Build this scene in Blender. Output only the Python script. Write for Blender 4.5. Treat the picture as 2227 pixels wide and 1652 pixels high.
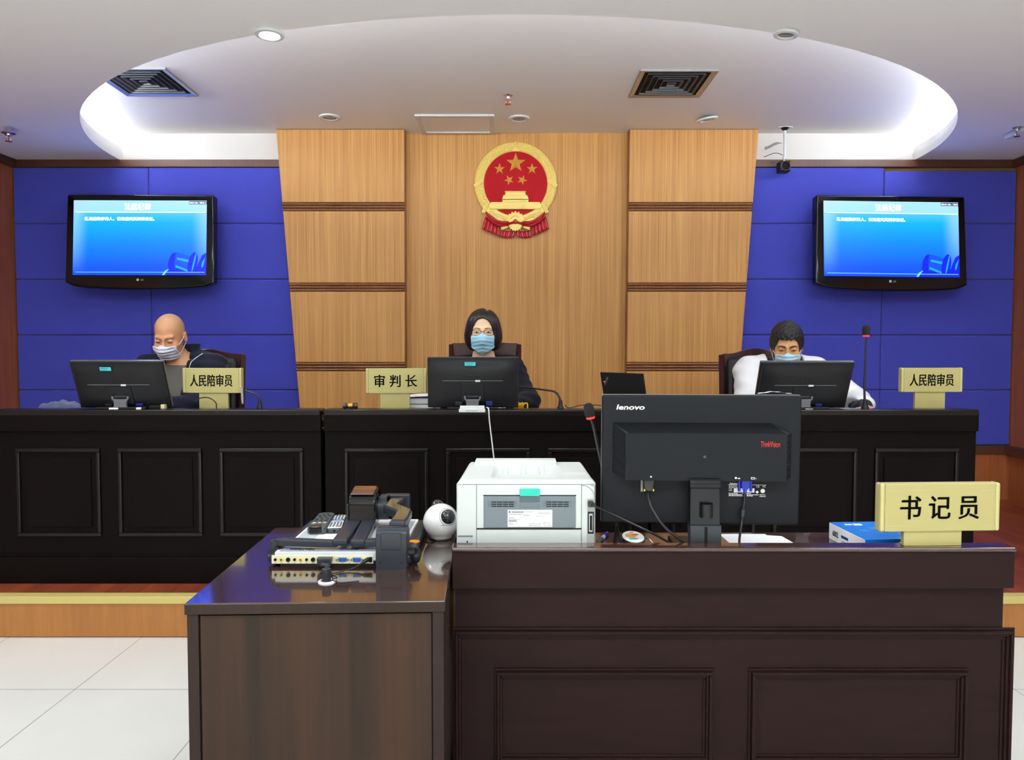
import bpy, bmesh, math, random
import numpy as np
from mathutils import Matrix, Vector, Euler
PI = math.pi
for _o in list(bpy.data.objects): bpy.data.objects.remove(_o)
SC = bpy.context.scene
COL = SC.collection
# ------------------------------------------------------------------ camera, world, lights, exposure
CAMZ, FPX, PITCH = 1.30, 1600.0, math.atan(66/1600)
_cd = bpy.data.cameras.new('camera'); cam = bpy.data.objects.new('camera', _cd); COL.objects.link(cam)
_cd.sensor_width = 36; _cd.sensor_fit = 'HORIZONTAL'; _cd.lens = 36*FPX/2227; _cd.clip_start = 0.05
cam.location = (0, 0, CAMZ); cam.rotation_euler = (PI/2-PITCH, 0, 0)
SC.camera = cam
SC.view_settings.view_transform = 'Standard'; SC.view_settings.look = 'None'
SC.view_settings.gamma = 1; SC.view_settings.use_curve_mapping = False
SC.view_settings.exposure = 0.08
_w = bpy.data.worlds.new('world'); SC.world = _w; _w.use_nodes = True
_w.node_tree.nodes['Background'].inputs[0].default_value = (0.8, 0.9, 1, 1)
_w.node_tree.nodes['Background'].inputs[1].default_value = 0.02
def area(name, loc, rot, sx, sy, power, col=(1, 1, 1)):
    l = bpy.data.lights.new(name, 'AREA'); l.shape = 'RECTANGLE'; l.size = sx; l.size_y = sy
    l.energy = power; l.color = col
    o = bpy.data.objects.new(name, l); COL.objects.link(o); o.location = loc; o.rotation_euler = rot
    return o
LAMP = 40
# unseen ceiling lamps over hall and well, rows added to brighten floor and ceiling
for _y, _p, _s in ((-3.2, LAMP*2.2, 105), (-1.6, LAMP*1.6, 105), (0.2, LAMP*.9, 180), (2.4, LAMP*.8, 180)):
    for _x in (-2.3, 0.0, 2.3):
        _l = area('ceiling_fill_light', (_x, _y, 2.67), (0, 0, 0), 1.0, .45, _p*(.1 if _x == 0 and _y > 2 else 1), (0.94, 0.98, 1.0))
        _l.data.spread = math.radians(_s)
COVE_E, SPOT_E, TV_E = 66.0, 40.0, 3.0

# ------------------------------------------------------------------ helpers
def W(px, py, y=None, z=None):
    """the point of the room seen at a place of the 2227x1652 frame, at depth y or height z"""
    u = (px-1113.5)/FPX; v = (826-py)/FPX
    d = Vector((u, math.cos(PITCH)+v*math.sin(PITCH), v*math.cos(PITCH)-math.sin(PITCH)))
    t = y/d.y if y is not None else (z-CAMZ)/d.z
    return d*t+Vector((0, 0, CAMZ))
def S(r, g=None, b=None):
    if g is None: r, g, b = r, r, r
    f = lambda c: (c/255/12.92) if c/255 <= .04045 else ((c/255+.055)/1.055)**2.4
    return (f(r), f(g), f(b), 1)
def shown(r, g, b, over=True):
    """emission colour of a display that ends up as this colour on an exposed photograph (its blue is over-exposed)"""
    c = S(r, g, b); k = TV_E*2**SC.view_settings.exposure
    return (c[0]/k, c[1]/k, 1.0 if (over and b > 200) else c[2]/k, 1)
_M = {}
def mat(name, col, rough=.5, metal=0., spec=.5, coat=0., emit=0., bump=0., bscale=200., sheen=0., var=0., vscale=8., trans=0., sub=0.):
    if name in _M: return _M[name]
    m = bpy.data.materials.new(name); m.use_nodes = True; nt = m.node_tree; b = nt.nodes['Principled BSDF']
    b.inputs['Base Color'].default_value = col; b.inputs['Roughness'].default_value = rough
    b.inputs['Metallic'].default_value = metal; b.inputs['Specular IOR Level'].default_value = spec
    b.inputs['Coat Weight'].default_value = coat; b.inputs['Coat Roughness'].default_value = .05
    if trans: b.inputs['Transmission Weight'].default_value = trans
    if sub: b.inputs['Subsurface Weight'].default_value = sub; b.inputs['Subsurface Radius'].default_value = (.01, .004, .002); b.inputs['Subsurface Scale'].default_value = .5
    if sheen: b.inputs['Sheen Weight'].default_value = sheen
    if emit: b.inputs['Emission Color'].default_value = col; b.inputs['Emission Strength'].default_value = emit
    tc = nt.nodes.new('ShaderNodeTexCoord')
    n = nt.nodes.new('ShaderNodeTexNoise'); n.inputs['Scale'].default_value = vscale; n.inputs['Detail'].default_value = 4
    nt.links.new(tc.outputs['Object'], n.inputs['Vector'])
    if var and not emit:
        mx = nt.nodes.new('ShaderNodeMix'); mx.data_type = 'RGBA'
        mx.inputs['A'].default_value = tuple(c*(1-var) for c in col[:3])+(1,)
        mx.inputs['B'].default_value = tuple(min(1, c*(1+var)) for c in col[:3])+(1,)
        nt.links.new(n.outputs['Fac'], mx.inputs['Factor']); nt.links.new(mx.outputs['Result'], b.inputs['Base Color'])
    if bump:
        n2 = nt.nodes.new('ShaderNodeTexNoise'); n2.inputs['Scale'].default_value = bscale; n2.inputs['Detail'].default_value = 3
        bp = nt.nodes.new('ShaderNodeBump'); bp.inputs['Strength'].default_value = bump; bp.inputs['Distance'].default_value = .002
        nt.links.new(tc.outputs['Object'], n2.inputs['Vector']); nt.links.new(n2.outputs['Fac'], bp.inputs['Height'])
        nt.links.new(bp.outputs['Normal'], b.inputs['Normal'])
    _M[name] = m; return m
def wood(name, c0, c1, rough=.4, coat=0., scl=(70, 70, 1.2), band=(3, 3, .15), mixb=.5, spec=.5, tight=.12):
    if name in _M: return _M[name]
    m = mat(name, c0, rough, coat=coat, spec=spec); nt = m.node_tree; b = nt.nodes['Principled BSDF']
    tc = nt.nodes.new('ShaderNodeTexCoord')
    def noise(s, det, seed):
        mp = nt.nodes.new('ShaderNodeMapping'); mp.inputs['Scale'].default_value = s; mp.inputs['Location'].default_value = (seed, seed*.7, 0)
        n = nt.nodes.new('ShaderNodeTexNoise'); n.inputs['Scale'].default_value = 1; n.inputs['Detail'].default_value = det
        nt.links.new(tc.outputs['Object'], mp.inputs['Vector']); nt.links.new(mp.outputs['Vector'], n.inputs['Vector']); return n
    a = noise(scl, 5, 1.3); c = noise(band, 2, 4.1)
    mm = nt.nodes.new('ShaderNodeMix'); mm.data_type = 'FLOAT'; mm.inputs['Factor'].default_value = mixb
    nt.links.new(a.outputs['Fac'], mm.inputs['A']); nt.links.new(c.outputs['Fac'], mm.inputs['B'])
    r = nt.nodes.new('ShaderNodeValToRGB'); r.color_ramp.elements[0].position = .5-tight; r.color_ramp.elements[1].position = .5+tight
    r.color_ramp.elements[0].color = c1; r.color_ramp.elements[1].color = c0
    nt.links.new(mm.outputs['Result'], r.inputs['Fac']); nt.links.new(r.outputs['Color'], b.inputs['Base Color'])
    return m

class G:
    """collects shapes into one mesh"""
    def __init__(s, M=None): s.bm = bmesh.new(); s.M = M or Matrix.Identity(4)
    def _xf(s, vs, M=None):
        M = s.M @ M if M is not None else s.M
        for v in vs: v.co = M @ v.co
    def box(s, c, d, bev=0., seg=2, rot=None):
        r = bmesh.ops.create_cube(s.bm, size=1)['verts']
        for v in r: v.co = Vector((v.co.x*d[0], v.co.y*d[1], v.co.z*d[2]))
        if bev > 0:
            es = list({e for v in r for e in v.link_edges})
            o = bmesh.ops.bevel(s.bm, geom=es, offset=min(bev, min(d)*.49), segments=seg, affect='EDGES', profile=.5)
            vs = {v for f in o['faces'] for v in f.verts} | {v for v in r if v.is_valid}
            st = list(vs); seen = set(st)
            while st:
                v = st.pop()
                for e in v.link_edges:
                    w = e.other_vert(v)
                    if w not in seen: seen.add(w); st.append(w)
            r = list(seen)
        M = Matrix.Translation(c)
        if rot is not None: M = M @ Euler(rot).to_matrix().to_4x4()
        s._xf(r, M); return s
    def b2(s, lo, hi, bev=0., seg=2):
        return s.box([(a+b)/2 for a, b in zip(lo, hi)], [abs(b-a) for a, b in zip(lo, hi)], bev, seg)
    def poly(s, pts, faces):
        vs = [s.bm.verts.new(s.M @ Vector(p)) for p in pts]
        for f in faces:
            try: s.bm.faces.new([vs[i] for i in f])
            except ValueError: pass
        return s
    def prism(s, pts, d, axis='y', at=0., bev=0., seg=2):
        """2-D outline pushed along an axis: axis y -> outline in (x,z); z -> (x,y); x -> (y,z)"""
        def mk(p, t):
            return {'y': (p[0], t, p[1]), 'z': (p[0], p[1], t), 'x': (t, p[0], p[1])}[axis]
        n = len(pts)
        a = [s.bm.verts.new(Vector(mk(p, at))) for p in pts]; b = [s.bm.verts.new(Vector(mk(p, at+d))) for p in pts]
        f1 = s.bm.faces.new(a); f2 = s.bm.faces.new(b[::-1]); fs = [f1, f2]
        for i in range(n): fs.append(s.bm.faces.new([a[i], b[i], b[(i+1) % n], a[(i+1) % n]]))
        bmesh.ops.recalc_face_normals(s.bm, faces=fs)
        vs = a+b
        if bev:
            es = list(set(f1.edges) | set(f2.edges))
            o = bmesh.ops.bevel(s.bm, geom=es, offset=bev, segments=seg, affect='EDGES', profile=.5)
            vs = list({v for f in o['faces'] for v in f.verts} | {v for v in vs if v.is_valid})
            big = [f for v in vs for f in v.link_faces]
            vs = list(set(vs) | {v for f in big for v in f.verts})
            bmesh.ops.triangulate(s.bm, faces=[f for f in set(big) if f.is_valid and len(f.verts) > 4])
        elif n > 4: bmesh.ops.triangulate(s.bm, faces=[f1, f2])
        s._xf(vs); return s
    def cyl(s, p0, p1, r0, r1=None, n=24, cap=True):
        return s.tube([p0, p1], [r0, r0 if r1 is None else r1], n, cap)
    def tube(s, pts, r, n=10, cap=True):
        pts = [Vector(p) for p in pts]; m = len(pts)
        rs = r if isinstance(r, (list, tuple)) else [r]*m
        rings = []; up = None
        for i, p in enumerate(pts):
            t = (pts[min(i+1, m-1)]-pts[max(i-1, 0)])
            if t.length < 1e-9: t = Vector((0, 0, 1))
            t.normalize()
            if up is None: up = Vector((0, 0, 1)) if abs(t.z) < .9 else Vector((1, 0, 0))
            a = t.cross(up)
            if a.length < 1e-6: a = t.cross(Vector((0, 1, 0.1)))
            a.normalize(); b = a.cross(t).normalized(); up = b
            rings.append([s.bm.verts.new(s.M @ (p+(a*math.cos(k*2*PI/n)+b*math.sin(k*2*PI/n))*rs[i])) for k in range(n)])
        fs = []
        for i in range(m-1):
            for k in range(n): fs.append(s.bm.faces.new([rings[i][k], rings[i][(k+1) % n], rings[i+1][(k+1) % n], rings[i+1][k]]))
        if cap: fs.append(s.bm.faces.new(rings[0][::-1])); fs.append(s.bm.faces.new(rings[-1]))
        return s
    def lathe(s, prof, c=(0, 0, 0), n=32, axis='z', cap=True):
        c = Vector(c); rings = []
        for r, h in prof:
            ring = []
            for k in range(n):
                a = k*2*PI/n; x, y = r*math.cos(a), r*math.sin(a)
                p = {'z': Vector((x, y, h)), 'y': Vector((x, h, -y)), 'x': Vector((h, x, y))}[axis]
                ring.append(s.bm.verts.new(s.M @ (c+p)))
            rings.append(ring)
        for i in range(len(rings)-1):
            for k in range(n): s.bm.faces.new([rings[i][k], rings[i][(k+1) % n], rings[i+1][(k+1) % n], rings[i+1][k]])
        if cap:
            if prof[0][0] > 1e-6: s.bm.faces.new(rings[0][::-1])
            if prof[-1][0] > 1e-6: s.bm.faces.new(rings[-1])
        return s
    def ball(s, c, r, n=24, m=14, rot=None):
        r = (r, r, r) if not isinstance(r, (tuple, list)) else r
        o = bmesh.ops.create_uvsphere(s.bm, u_segments=n, v_segments=m, radius=1)['verts']
        for v in o: v.co = Vector((v.co.x*r[0], v.co.y*r[1], v.co.z*r[2]))
        M = Matrix.Translation(c)
        if rot is not None: M = M @ Euler(rot).to_matrix().to_4x4()
        s._xf(o, M); return s
    def grid(s, nu, nv, fn):
        vs = [[s.bm.verts.new(s.M @ Vector(fn(i/(nu-1), j/(nv-1)))) for j in range(nv)] for i in range(nu)]
        for i in range(nu-1):
            for j in range(nv-1): s.bm.faces.new([vs[i][j], vs[i+1][j], vs[i+1][j+1], vs[i][j+1]])
        return s
    def raw(s, V, F):
        vs = [s.bm.verts.new(s.M @ Vector(p)) for p in V]
        for f in F:
            try: s.bm.faces.new([vs[i] for i in f])
            except ValueError: pass
        return s
    def build(s, name, m, parent=None, sharp=35, loc=None, fix=True):
        if fix: bmesh.ops.recalc_face_normals(s.bm, faces=s.bm.faces[:])
        me = bpy.data.meshes.new(name); s.bm.to_mesh(me); s.bm.free()
        ms = m if isinstance(m, (list, tuple)) else [m]
        for x in ms: me.materials.append(x)
        if sharp is not None:
            me.polygons.foreach_set('use_smooth', [True]*len(me.polygons)); me.set_sharp_from_angle(angle=math.radians(sharp))
        o = bpy.data.objects.new(name, me); COL.objects.link(o)
        if sharp is not None and len(me.polygons) < 4000:
            wn = o.modifiers.new('face_weighted', 'WEIGHTED_NORMAL'); wn.keep_sharp = True; wn.weight = 100
        if parent is not None: o.parent = parent
        if loc is not None: o.location = loc
        return o
def tag(o, label, cat, group=None, kind=None):
    o['label'] = label; o['category'] = cat
    if group: o['group'] = group
    if kind: o['kind'] = kind
    return o
def thing(name, label, cat, loc=(0, 0, 0), rot=(0, 0, 0), group=None, kind=None):
    o = bpy.data.objects.new(name, None); COL.objects.link(o); o.location = loc; o.rotation_euler = rot
    o.empty_display_size = .05
    return tag(o, label, cat, group, kind)
def copy_tree(o, parent=None):
    c = o.copy(); COL.objects.link(c)
    if parent is not None: c.parent = parent
    for ch in [x for x in o.children]: copy_tree(ch, c)
    return c
RX90 = Matrix.Rotation(PI/2, 4, 'X')
def text(body, h, m, parent, M, name='lettering', xs=1., bold=0., ext=.0006, shear=0., space=1., fit=None, dup=0.):
    """lettering as a thin mesh; centred on M's origin, h = height of the glyph box; fit = wanted width"""
    c = bpy.data.curves.new('t', 'FONT'); c.body = body; c.size = 1; c.extrude = 0; c.offset = bold; c.shear = shear; c.space_character = space
    c.resolution_u = 3
    o = bpy.data.objects.new('t', c); COL.objects.link(o)
    me = bpy.data.meshes.new_from_object(o.evaluated_get(bpy.context.evaluated_depsgraph_get()))
    bpy.data.objects.remove(o); bpy.data.curves.remove(c)
    n = len(me.vertices); a = np.zeros(n*3); me.vertices.foreach_get('co', a); a = a.reshape(-1, 3)
    lo, hi = a.min(0), a.max(0); sc = h/(hi[1]-lo[1]); sx = sc*xs
    if fit: sx = fit/(hi[0]-lo[0])
    a[:, 0] = (a[:, 0]-(lo[0]+hi[0])/2)*sx; a[:, 1] = (a[:, 1]-(lo[1]+hi[1])/2)*sc; a[:, 2] = 0
    bm = bmesh.new(); bm.from_mesh(me); bm.verts.ensure_lookup_table()
    for i, v in enumerate(bm.verts): v.co = a[i]
    bmesh.ops.remove_doubles(bm, verts=bm.verts[:], dist=1e-6)
    if dup:
        gg = bmesh.ops.duplicate(bm, geom=bm.verts[:]+bm.edges[:]+bm.faces[:])['geom']
        for v in [x for x in gg if isinstance(x, bmesh.types.BMVert)]: v.co.x += dup; v.co.y += dup*.35
    r = bmesh.ops.extrude_face_region(bm, geom=bm.faces[:])
    for v in [g for g in r['geom'] if isinstance(g, bmesh.types.BMVert)]: v.co.z += ext
    bmesh.ops.recalc_face_normals(bm, faces=bm.faces[:])
    bmesh.ops.transform(bm, matrix=M, verts=bm.verts[:])
    me2 = bpy.data.meshes.new(name); bm.to_mesh(me2); bm.free(); bpy.data.meshes.remove(me); me2.materials.append(m)
    ob = bpy.data.objects.new(name, me2); COL.objects.link(ob); ob.parent = parent
    return ob
def face_cam(x, y, z): return Matrix.Translation((x, y, z)) @ RX90
def bez(pts, n=24):
    """smooth curve through points (Catmull-Rom)"""
    P = [Vector(p) for p in pts]; P = [P[0]*2-P[1]]+P+[P[-1]*2-P[-2]]; out = []
    for i in range(1, len(P)-2):
        for k in range(n):
            t = k/n; a, b, c, d = P[i-1], P[i], P[i+1], P[i+2]
            out.append(.5*((2*b)+(c-a)*t+(2*a-5*b+4*c-d)*t*t+(3*b-a-3*c+d)*t**3))
    return out+[P[-2]]

# ------------------------------------------------------------------ materials
paint = mat('white_plaster', S(240, 240, 238), .75, bump=.05, bscale=300)
paint_hi = mat('recess_plaster', S(240, 240, 240), .7, bump=.05, bscale=300)
hall_wall = mat('hall_wall_paint', S(150, 144, 136), .8)
m_wall = mat('wall_paint', S(225, 224, 220), .8)
oak = wood('light_oak_veneer', S(224, 172, 100), S(182, 124, 60), .5, coat=.0, scl=(190, 190, 1.3), band=(30, 30, .3), mixb=.30, tight=.16)
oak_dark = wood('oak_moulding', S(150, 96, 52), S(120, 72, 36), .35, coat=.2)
sidewood = wood('side_wall_veneer', S(172, 100, 56), S(148, 82, 44), .45, scl=(40, 40, 1.5))
riserwood = wood('riser_veneer', S(182, 122, 62), S(160, 102, 50), .45, scl=(40, 8, 3), band=(4, 4, 1), mixb=.4, tight=.2)
darktrim = wood('dark_trim', S(96, 58, 42), S(78, 46, 34), .4)
blue = mat('blue_upholstery', S(70, 77, 190), .9, sheen=.25, bump=.12, bscale=900, var=.06, spec=.2)
bench_wood = wood('black_brown_lacquer', S(19, 14, 14), S(15, 11, 11), .42, scl=(20, 60, 60), spec=.06)
bench_edge = mat('lacquer_edge', S(22, 17, 17), .28, coat=.2, spec=.2)
clerk_wood = wood('mahogany_lacquer', S(44, 28, 27), S(35, 23, 23), .42, spec=.08, scl=(6, 40, 40), band=(1, 8, 8), tight=.2)
table_top_m = wood('walnut_gloss_top', S(66, 44, 36), S(54, 36, 30), .12, coat=1.0, scl=(8, 90, 90), spec=.6)
table_side = wood('walnut_panel', S(66, 47, 37), S(46, 38, 32), .5, spec=.15, scl=(60, 60, 1.2), band=(9, 9, .12), mixb=.62, tight=.1)
stile_wood = wood('walnut_stile', S(52, 36, 30), S(40, 28, 24), .4, spec=.2, scl=(60, 60, 1.5))
black_pl = mat('black_plastic', S(22, 23, 27), .42, spec=.28, bump=.06, bscale=1500)
black_gloss = mat('gloss_black', S(8, 8, 10), .08, spec=.3, coat=.25)
dark_pl = mat('charcoal_plastic', S(38, 44, 54), .36)
grey_pl = mat('grey_plastic', S(112, 124, 132), .45)
grey_md = mat('mid_grey_plastic', S(88, 92, 98), .4)
white_pl = mat('white_plastic', S(216, 221, 221), .45)
white_gl = mat('white_gloss', S(238, 238, 238), .12, coat=.6)
paper_m = mat('paper', S(240, 242, 246), .8)
chrome = mat('chrome', S(200, 200, 205), .18, metal=1)
silver = mat('silver', S(170, 172, 178), .35, metal=.8)
brass = mat('brass', S(190, 150, 70), .3, metal=.9)
black_m = mat('matt_black', S(14, 14, 15), .7)
void_m = mat('dark_void', S(6, 6, 7), .9)
leather = mat('black_leather', S(20, 21, 25), .4, bump=.25, bscale=260, spec=.35)
chairwood = wood('rosewood', S(62, 28, 28), S(46, 22, 24), .3, coat=.4)
plate_m = mat('champagne_metal', S(180, 171, 112), .5, metal=.2, bump=.04, bscale=900)
plate_edge = mat('champagne_edge', S(192, 184, 126), .4, metal=.2)
ink = mat('black_ink', S(8, 8, 8), .8, spec=.1)
white_ink = mat('white_ink', S(236, 236, 236), .6)
red_ink = mat('red_ink', S(205, 60, 50), .6)
grey_ink = mat('grey_ink', S(90, 94, 98), .7)
cable_m = mat('black_cable', S(26, 26, 28), .35)
# ------------------------------------------------------------------ the setting
YW, XL, XR, ZS, ZU, HP, YR = 5.475, -3.66, 3.70, 2.686, 2.886, 0.187, 3.275
YB = -4.2
ECX, EA, EB = 0.04, 2.905, 2.37
def struct(name, g, m, label, cat, parent=None, sharp=30):
    o = g.build(name, m, parent, sharp)
    if parent is None: tag(o, label, cat, kind='structure')
    return o
# floor: pale 0.6 m tiles
mt = mat('floor_tile', S(226, 225, 216), .3, spec=.4); nt = mt.node_tree; bs = nt.nodes['Principled BSDF']
tc = nt.nodes.new('ShaderNodeTexCoord'); sp = nt.nodes.new('ShaderNodeSeparateXYZ'); nt.links.new(tc.outputs['Object'], sp.inputs[0])
JX, JY = W(302, 1390, z=0).x, W(200, 1499, z=0).y
def mth(op, a, b=None):
    n = nt.nodes.new('ShaderNodeMath'); n.operation = op
    for i, q in enumerate((a, b)):
        if q is None: continue
        if isinstance(q, (int, float)): n.inputs[i].default_value = q
        else: nt.links.new(q, n.inputs[i])
    return n.outputs[0]
def joint(out, off):
    f = mth('FRACT', mth('DIVIDE', mth('SUBTRACT', out, off-6.0), .6)); return mth('LESS_THAN', f, .005)
jj = mth('MAXIMUM', joint(sp.outputs[0], JX), joint(sp.outputs[1], JY))
mx = nt.nodes.new('ShaderNodeMix'); mx.data_type = 'RGBA'; nz = nt.nodes.new('ShaderNodeTexNoise'); nz.inputs['Scale'].default_value = 3; nz.inputs['Detail'].default_value = 6
cr = nt.nodes.new('ShaderNodeValToRGB'); cr.color_ramp.elements[0].color = S(204, 204, 200); cr.color_ramp.elements[1].color = S(216, 216, 213)
nt.links.new(tc.outputs['Object'], nz.inputs['Vector']); nt.links.new(nz.outputs['Fac'], cr.inputs['Fac'])
nt.links.new(jj, mx.inputs['Factor']); nt.links.new(cr.outputs['Color'], mx.inputs['A']); mx.inputs['B'].default_value = S(120, 118, 112)
nt.links.new(mx.outputs['Result'], bs.inputs['Base Color'])
struct('floor', G().b2((XL, YB, -.08), (XR, YW, 0)), mt, 'pale cream tiled floor in front of the raised platform', 'floor')
# platform
plank = wood('red_laminate', S(150, 74, 46), S(112, 50, 34), .35, coat=.2, scl=(50, 2.0, 50), band=(9, .9, 9), mixb=.5, tight=.12)
pf = struct('floor_platform', G().b2((XL, YR+.02, 0.0), (XR, YW, HP)), plank, 'raised platform with reddish wooden floor under the bench', 'platform')
struct('riser_panel', G().b2((XL, YR, 0.004), (XR, YR+.02, HP-.03)), riserwood, '', '', pf)
nos = mat('yellow_nosing', S(206, 190, 116), .4, metal=.15)
struct('nosing', G().b2((XL, YR-.006, HP-.032), (XR, YR+.05, HP+.003), .004), nos, '', '', pf)
# walls
wb = struct('wall_back', G().b2((XL, YW, 0), (XR, YW+.1, 3.1)), m_wall, 'back wall behind the bench with veneer and blue upholstered panels', 'wall')
wl = struct('wall_left', G().b2((XL-.1, 2.6, 0), (XL, YW+.1, 3.1)), sidewood, 'brown veneered side wall at the left end of the platform', 'wall')
wr = struct('wall_right', G().b2((XR, 2.6, 0), (XR+.1, YW+.1, 3.1)), sidewood, 'brown veneered side wall at the right end of the platform', 'wall')
struct('wall_left_front', G().b2((XL-.1, YB, 0), (XL, 2.6, 3.1)), hall_wall, 'painted left side wall of the public area', 'wall')
struct('wall_right_front', G().b2((XR, YB, 0), (XR+.1, 2.6, 3.1)), hall_wall, 'painted right side wall of the public area', 'wall')
struct('wall_front', G().b2((XL-.1, YB-.1, 0), (XR+.1, YB, 3.1)), hall_wall, 'painted wall behind the public seats', 'wall')
# ceilings: a lower slab with a half-oval recess against the back wall
def slab(a, b, z0, z1, g):
    pts = [(XL, YB), (XR, YB), (XR, YW), (ECX+a, YW)]
    N = 96
    pts += [(ECX+a*math.cos(PI*k/N), YW-b*math.sin(PI*k/N)) for k in range(1, N)]
    pts += [(ECX-a, YW), (XL, YW)]
    return g.prism(pts, z1-z0, 'z', z0)
cl = struct('ceiling', slab(EA, EB, ZS, ZS+.05, G()), paint, 'lower white ceiling with a half oval opening towards the back wall', 'ceiling')
struct('recess_lip', slab(EA+.014, EB+.014, ZS+.05, ZS+.104, G()), paint, '', '', cl)
cu = struct('ceiling_recess', G().b2((XL, YB, ZU), (XR, YW, ZU+.06)), paint_hi, 'upper white ceiling inside the lit half oval recess', 'ceiling')
tube_m = mat('cove_tube_glow', (0.92, 0.95, 1, 1), .5, emit=COVE_E)
for k, (a0, a1) in enumerate(((2, 178),)):
    pts = [(ECX+(EA+.10)*math.cos(math.radians(a)), YW-(EB+.10)*math.sin(math.radians(a)), ZS+.125) for a in np.linspace(a0, a1, 90)]
    G().tube(pts, .012, 8).build('cove_tube', tube_m, cl)
# blue upholstered wall panels, wood rails
ZT, ZB_ = W(100, 366, YW).z, W(2150, 967, YW).z
rows = [W(100, y, YW).z for y in (366, 487.5, 608, 728.5, 847.5, 966)]
CXL, CXR = W(600, 285, 5.36).x, W(1650, 285, 5.36).x
SEAML, SEAMR = W(331, 550, YW).x, W(1915, 550, YW).x
for side, xs in (('left', (XL+.004, SEAML, -1.2)), ('right', (1.35, SEAMR, XR-.004))):
    for i in range(2):
        for j in range(5):
            zt = rows[j]-(.025 if (side == 'right' and i == 1 and j == 0) else 0)
            G().b2((xs[i]+.0015, YW-.035, rows[j+1]+.0015), (xs[i+1]-.0015, YW-.001, zt-.0015), .011, 3).build('upholstered_panel', blue, wb)
G().b2((XL, YW-.005, rows[5]), (-1.4, YW, ZT)).b2((1.5, YW-.005, rows[5]), (XR, YW, ZT)).build('panel_backing', mat('backing_board', S(128, 100, 68), .8), wb)
rail = G()
rail.b2((XL, YW-.045, ZT), (-1.4, YW, ZS), .004); rail.b2((1.5, YW-.045, ZT), (XR, YW, ZS), .004)
struct('trim_1', rail, darktrim, 'dark wooden rail along the top of the blue wall panels', 'trim')
for nm, xa, xb, side in (('trim_2', XL, XL+.045, 'left'), ('trim_3', XR-.045, XR, 'right')):
    struct(nm, G().b2((xa, 2.6, ZT), (xb, YW-.045, ZS), .004), darktrim, 'dark wooden rail along the top of the %s side wall' % side, 'trim')
zc0, zc1 = W(2150, 985, YW).z, W(2150, 967, YW).z
g = G().b2((XL, YW-.05, zc0), (-1.5, YW, zc1), .004).b2((1.5, YW-.05, zc0), (XR, YW, zc1), .004)
struct('trim_4', g, darktrim, 'dark wooden rail under the blue wall panels', 'trim')
for nm, xa, xb, side in (('trim_5', XL, XL+.05, 'left'), ('trim_6', XR-.05, XR, 'right')):
    struct(nm, G().b2((xa, 2.6, zc0), (xb, YW-.05, zc1), .004), darktrim, 'dark wooden chair rail on the %s side wall' % side, 'trim')
g = G().b2((XL, YW-.03, HP), (-1.5, YW, zc0)).b2((1.5, YW-.03, HP), (XR, YW, zc0))
g.build('lower_veneer', sidewood, wb)
# white plaster band over the rail is the wall itself; centre veneer panel
XC0, XC1 = W(880, 500, 5.46).x, W(1368, 500, 5.46).x
G().b2((XC0-.1, YW-.012, HP), (XC1+.1, YW, ZU)).build('centre_veneer', oak, wb)
# leaning veneered columns
def column(sgn, label):
    YF = 5.362
    o_t, o_b = (600, 652) if sgn < 0 else (1650, 1603)
    i_ = (879, 881) if sgn < 0 else (1370, 1362)
    P = lambda px, py: (W(px, py, YF).x, W(px, py, YF).z)
    T, Bt = P(o_t, 280), P(o_b, 890)
    sl = (Bt[0]-T[0])/(Bt[1]-T[1])
    xo = lambda z: T[0]+(z-T[1])*sl
    Ti, Bi = P(i_[0], 280), P(i_[1], 890)
    xi = lambda z: Ti[0]+(z-Ti[1])*(Bi[0]-Ti[0])/(Bi[1]-Ti[1])
    root = thing('wall_column', label, 'wall column', ((T[0]+Ti[0])/2, YF, HP), kind='structure')
    ox, oy, oz = root.location
    cuts = [ZU-.002]
    for a, b in ((440, 458.5), (615, 633.5), (788, 806.5)): cuts += [P(800, a)[1], P(800, b)[1]]
    cuts.append(HP)
    def quad(za, zb, d0, d1, name, m, bev=.0):
        pts = [(xo(za)-ox, za-oz), (xi(za)-ox, za-oz), (xi(zb)-ox, zb-oz), (xo(zb)-ox, zb-oz)]
        G().prism(pts, d1-d0, 'y', d0, bev, 1).build(name, m, root)
    for k in range(4): quad(cuts[2*k]-.0015, cuts[2*k+1]+.0015, 0, YW-.012-YF, 'veneer_board', oak, .003)
    for k in range(3):
        za, zb = cuts[2*k+1], cuts[2*k+2]; g = G()
        quad(za, zb, .012, .1, 'groove_board', darktrim)
        for j in range(3):
            zc = za+(zb-za)*(j+.5)/3
            g.tube([(xo(zc)-ox, .006, zc-oz), (xi(zc)-ox, .006, zc-oz)], abs(zb-za)/6*.86, 10)
        g.build('bead_moulding', oak_dark, root)
    # dark reveal strip on the inner side
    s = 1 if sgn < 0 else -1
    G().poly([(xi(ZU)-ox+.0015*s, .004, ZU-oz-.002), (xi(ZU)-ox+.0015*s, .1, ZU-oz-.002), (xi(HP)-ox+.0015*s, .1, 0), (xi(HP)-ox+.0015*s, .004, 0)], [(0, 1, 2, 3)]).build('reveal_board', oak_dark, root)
column(-1, 'leaning oak veneer column between left blue panels and the emblem panel')
column(1, 'leaning oak veneer column between the emblem panel and right blue panels')

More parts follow.
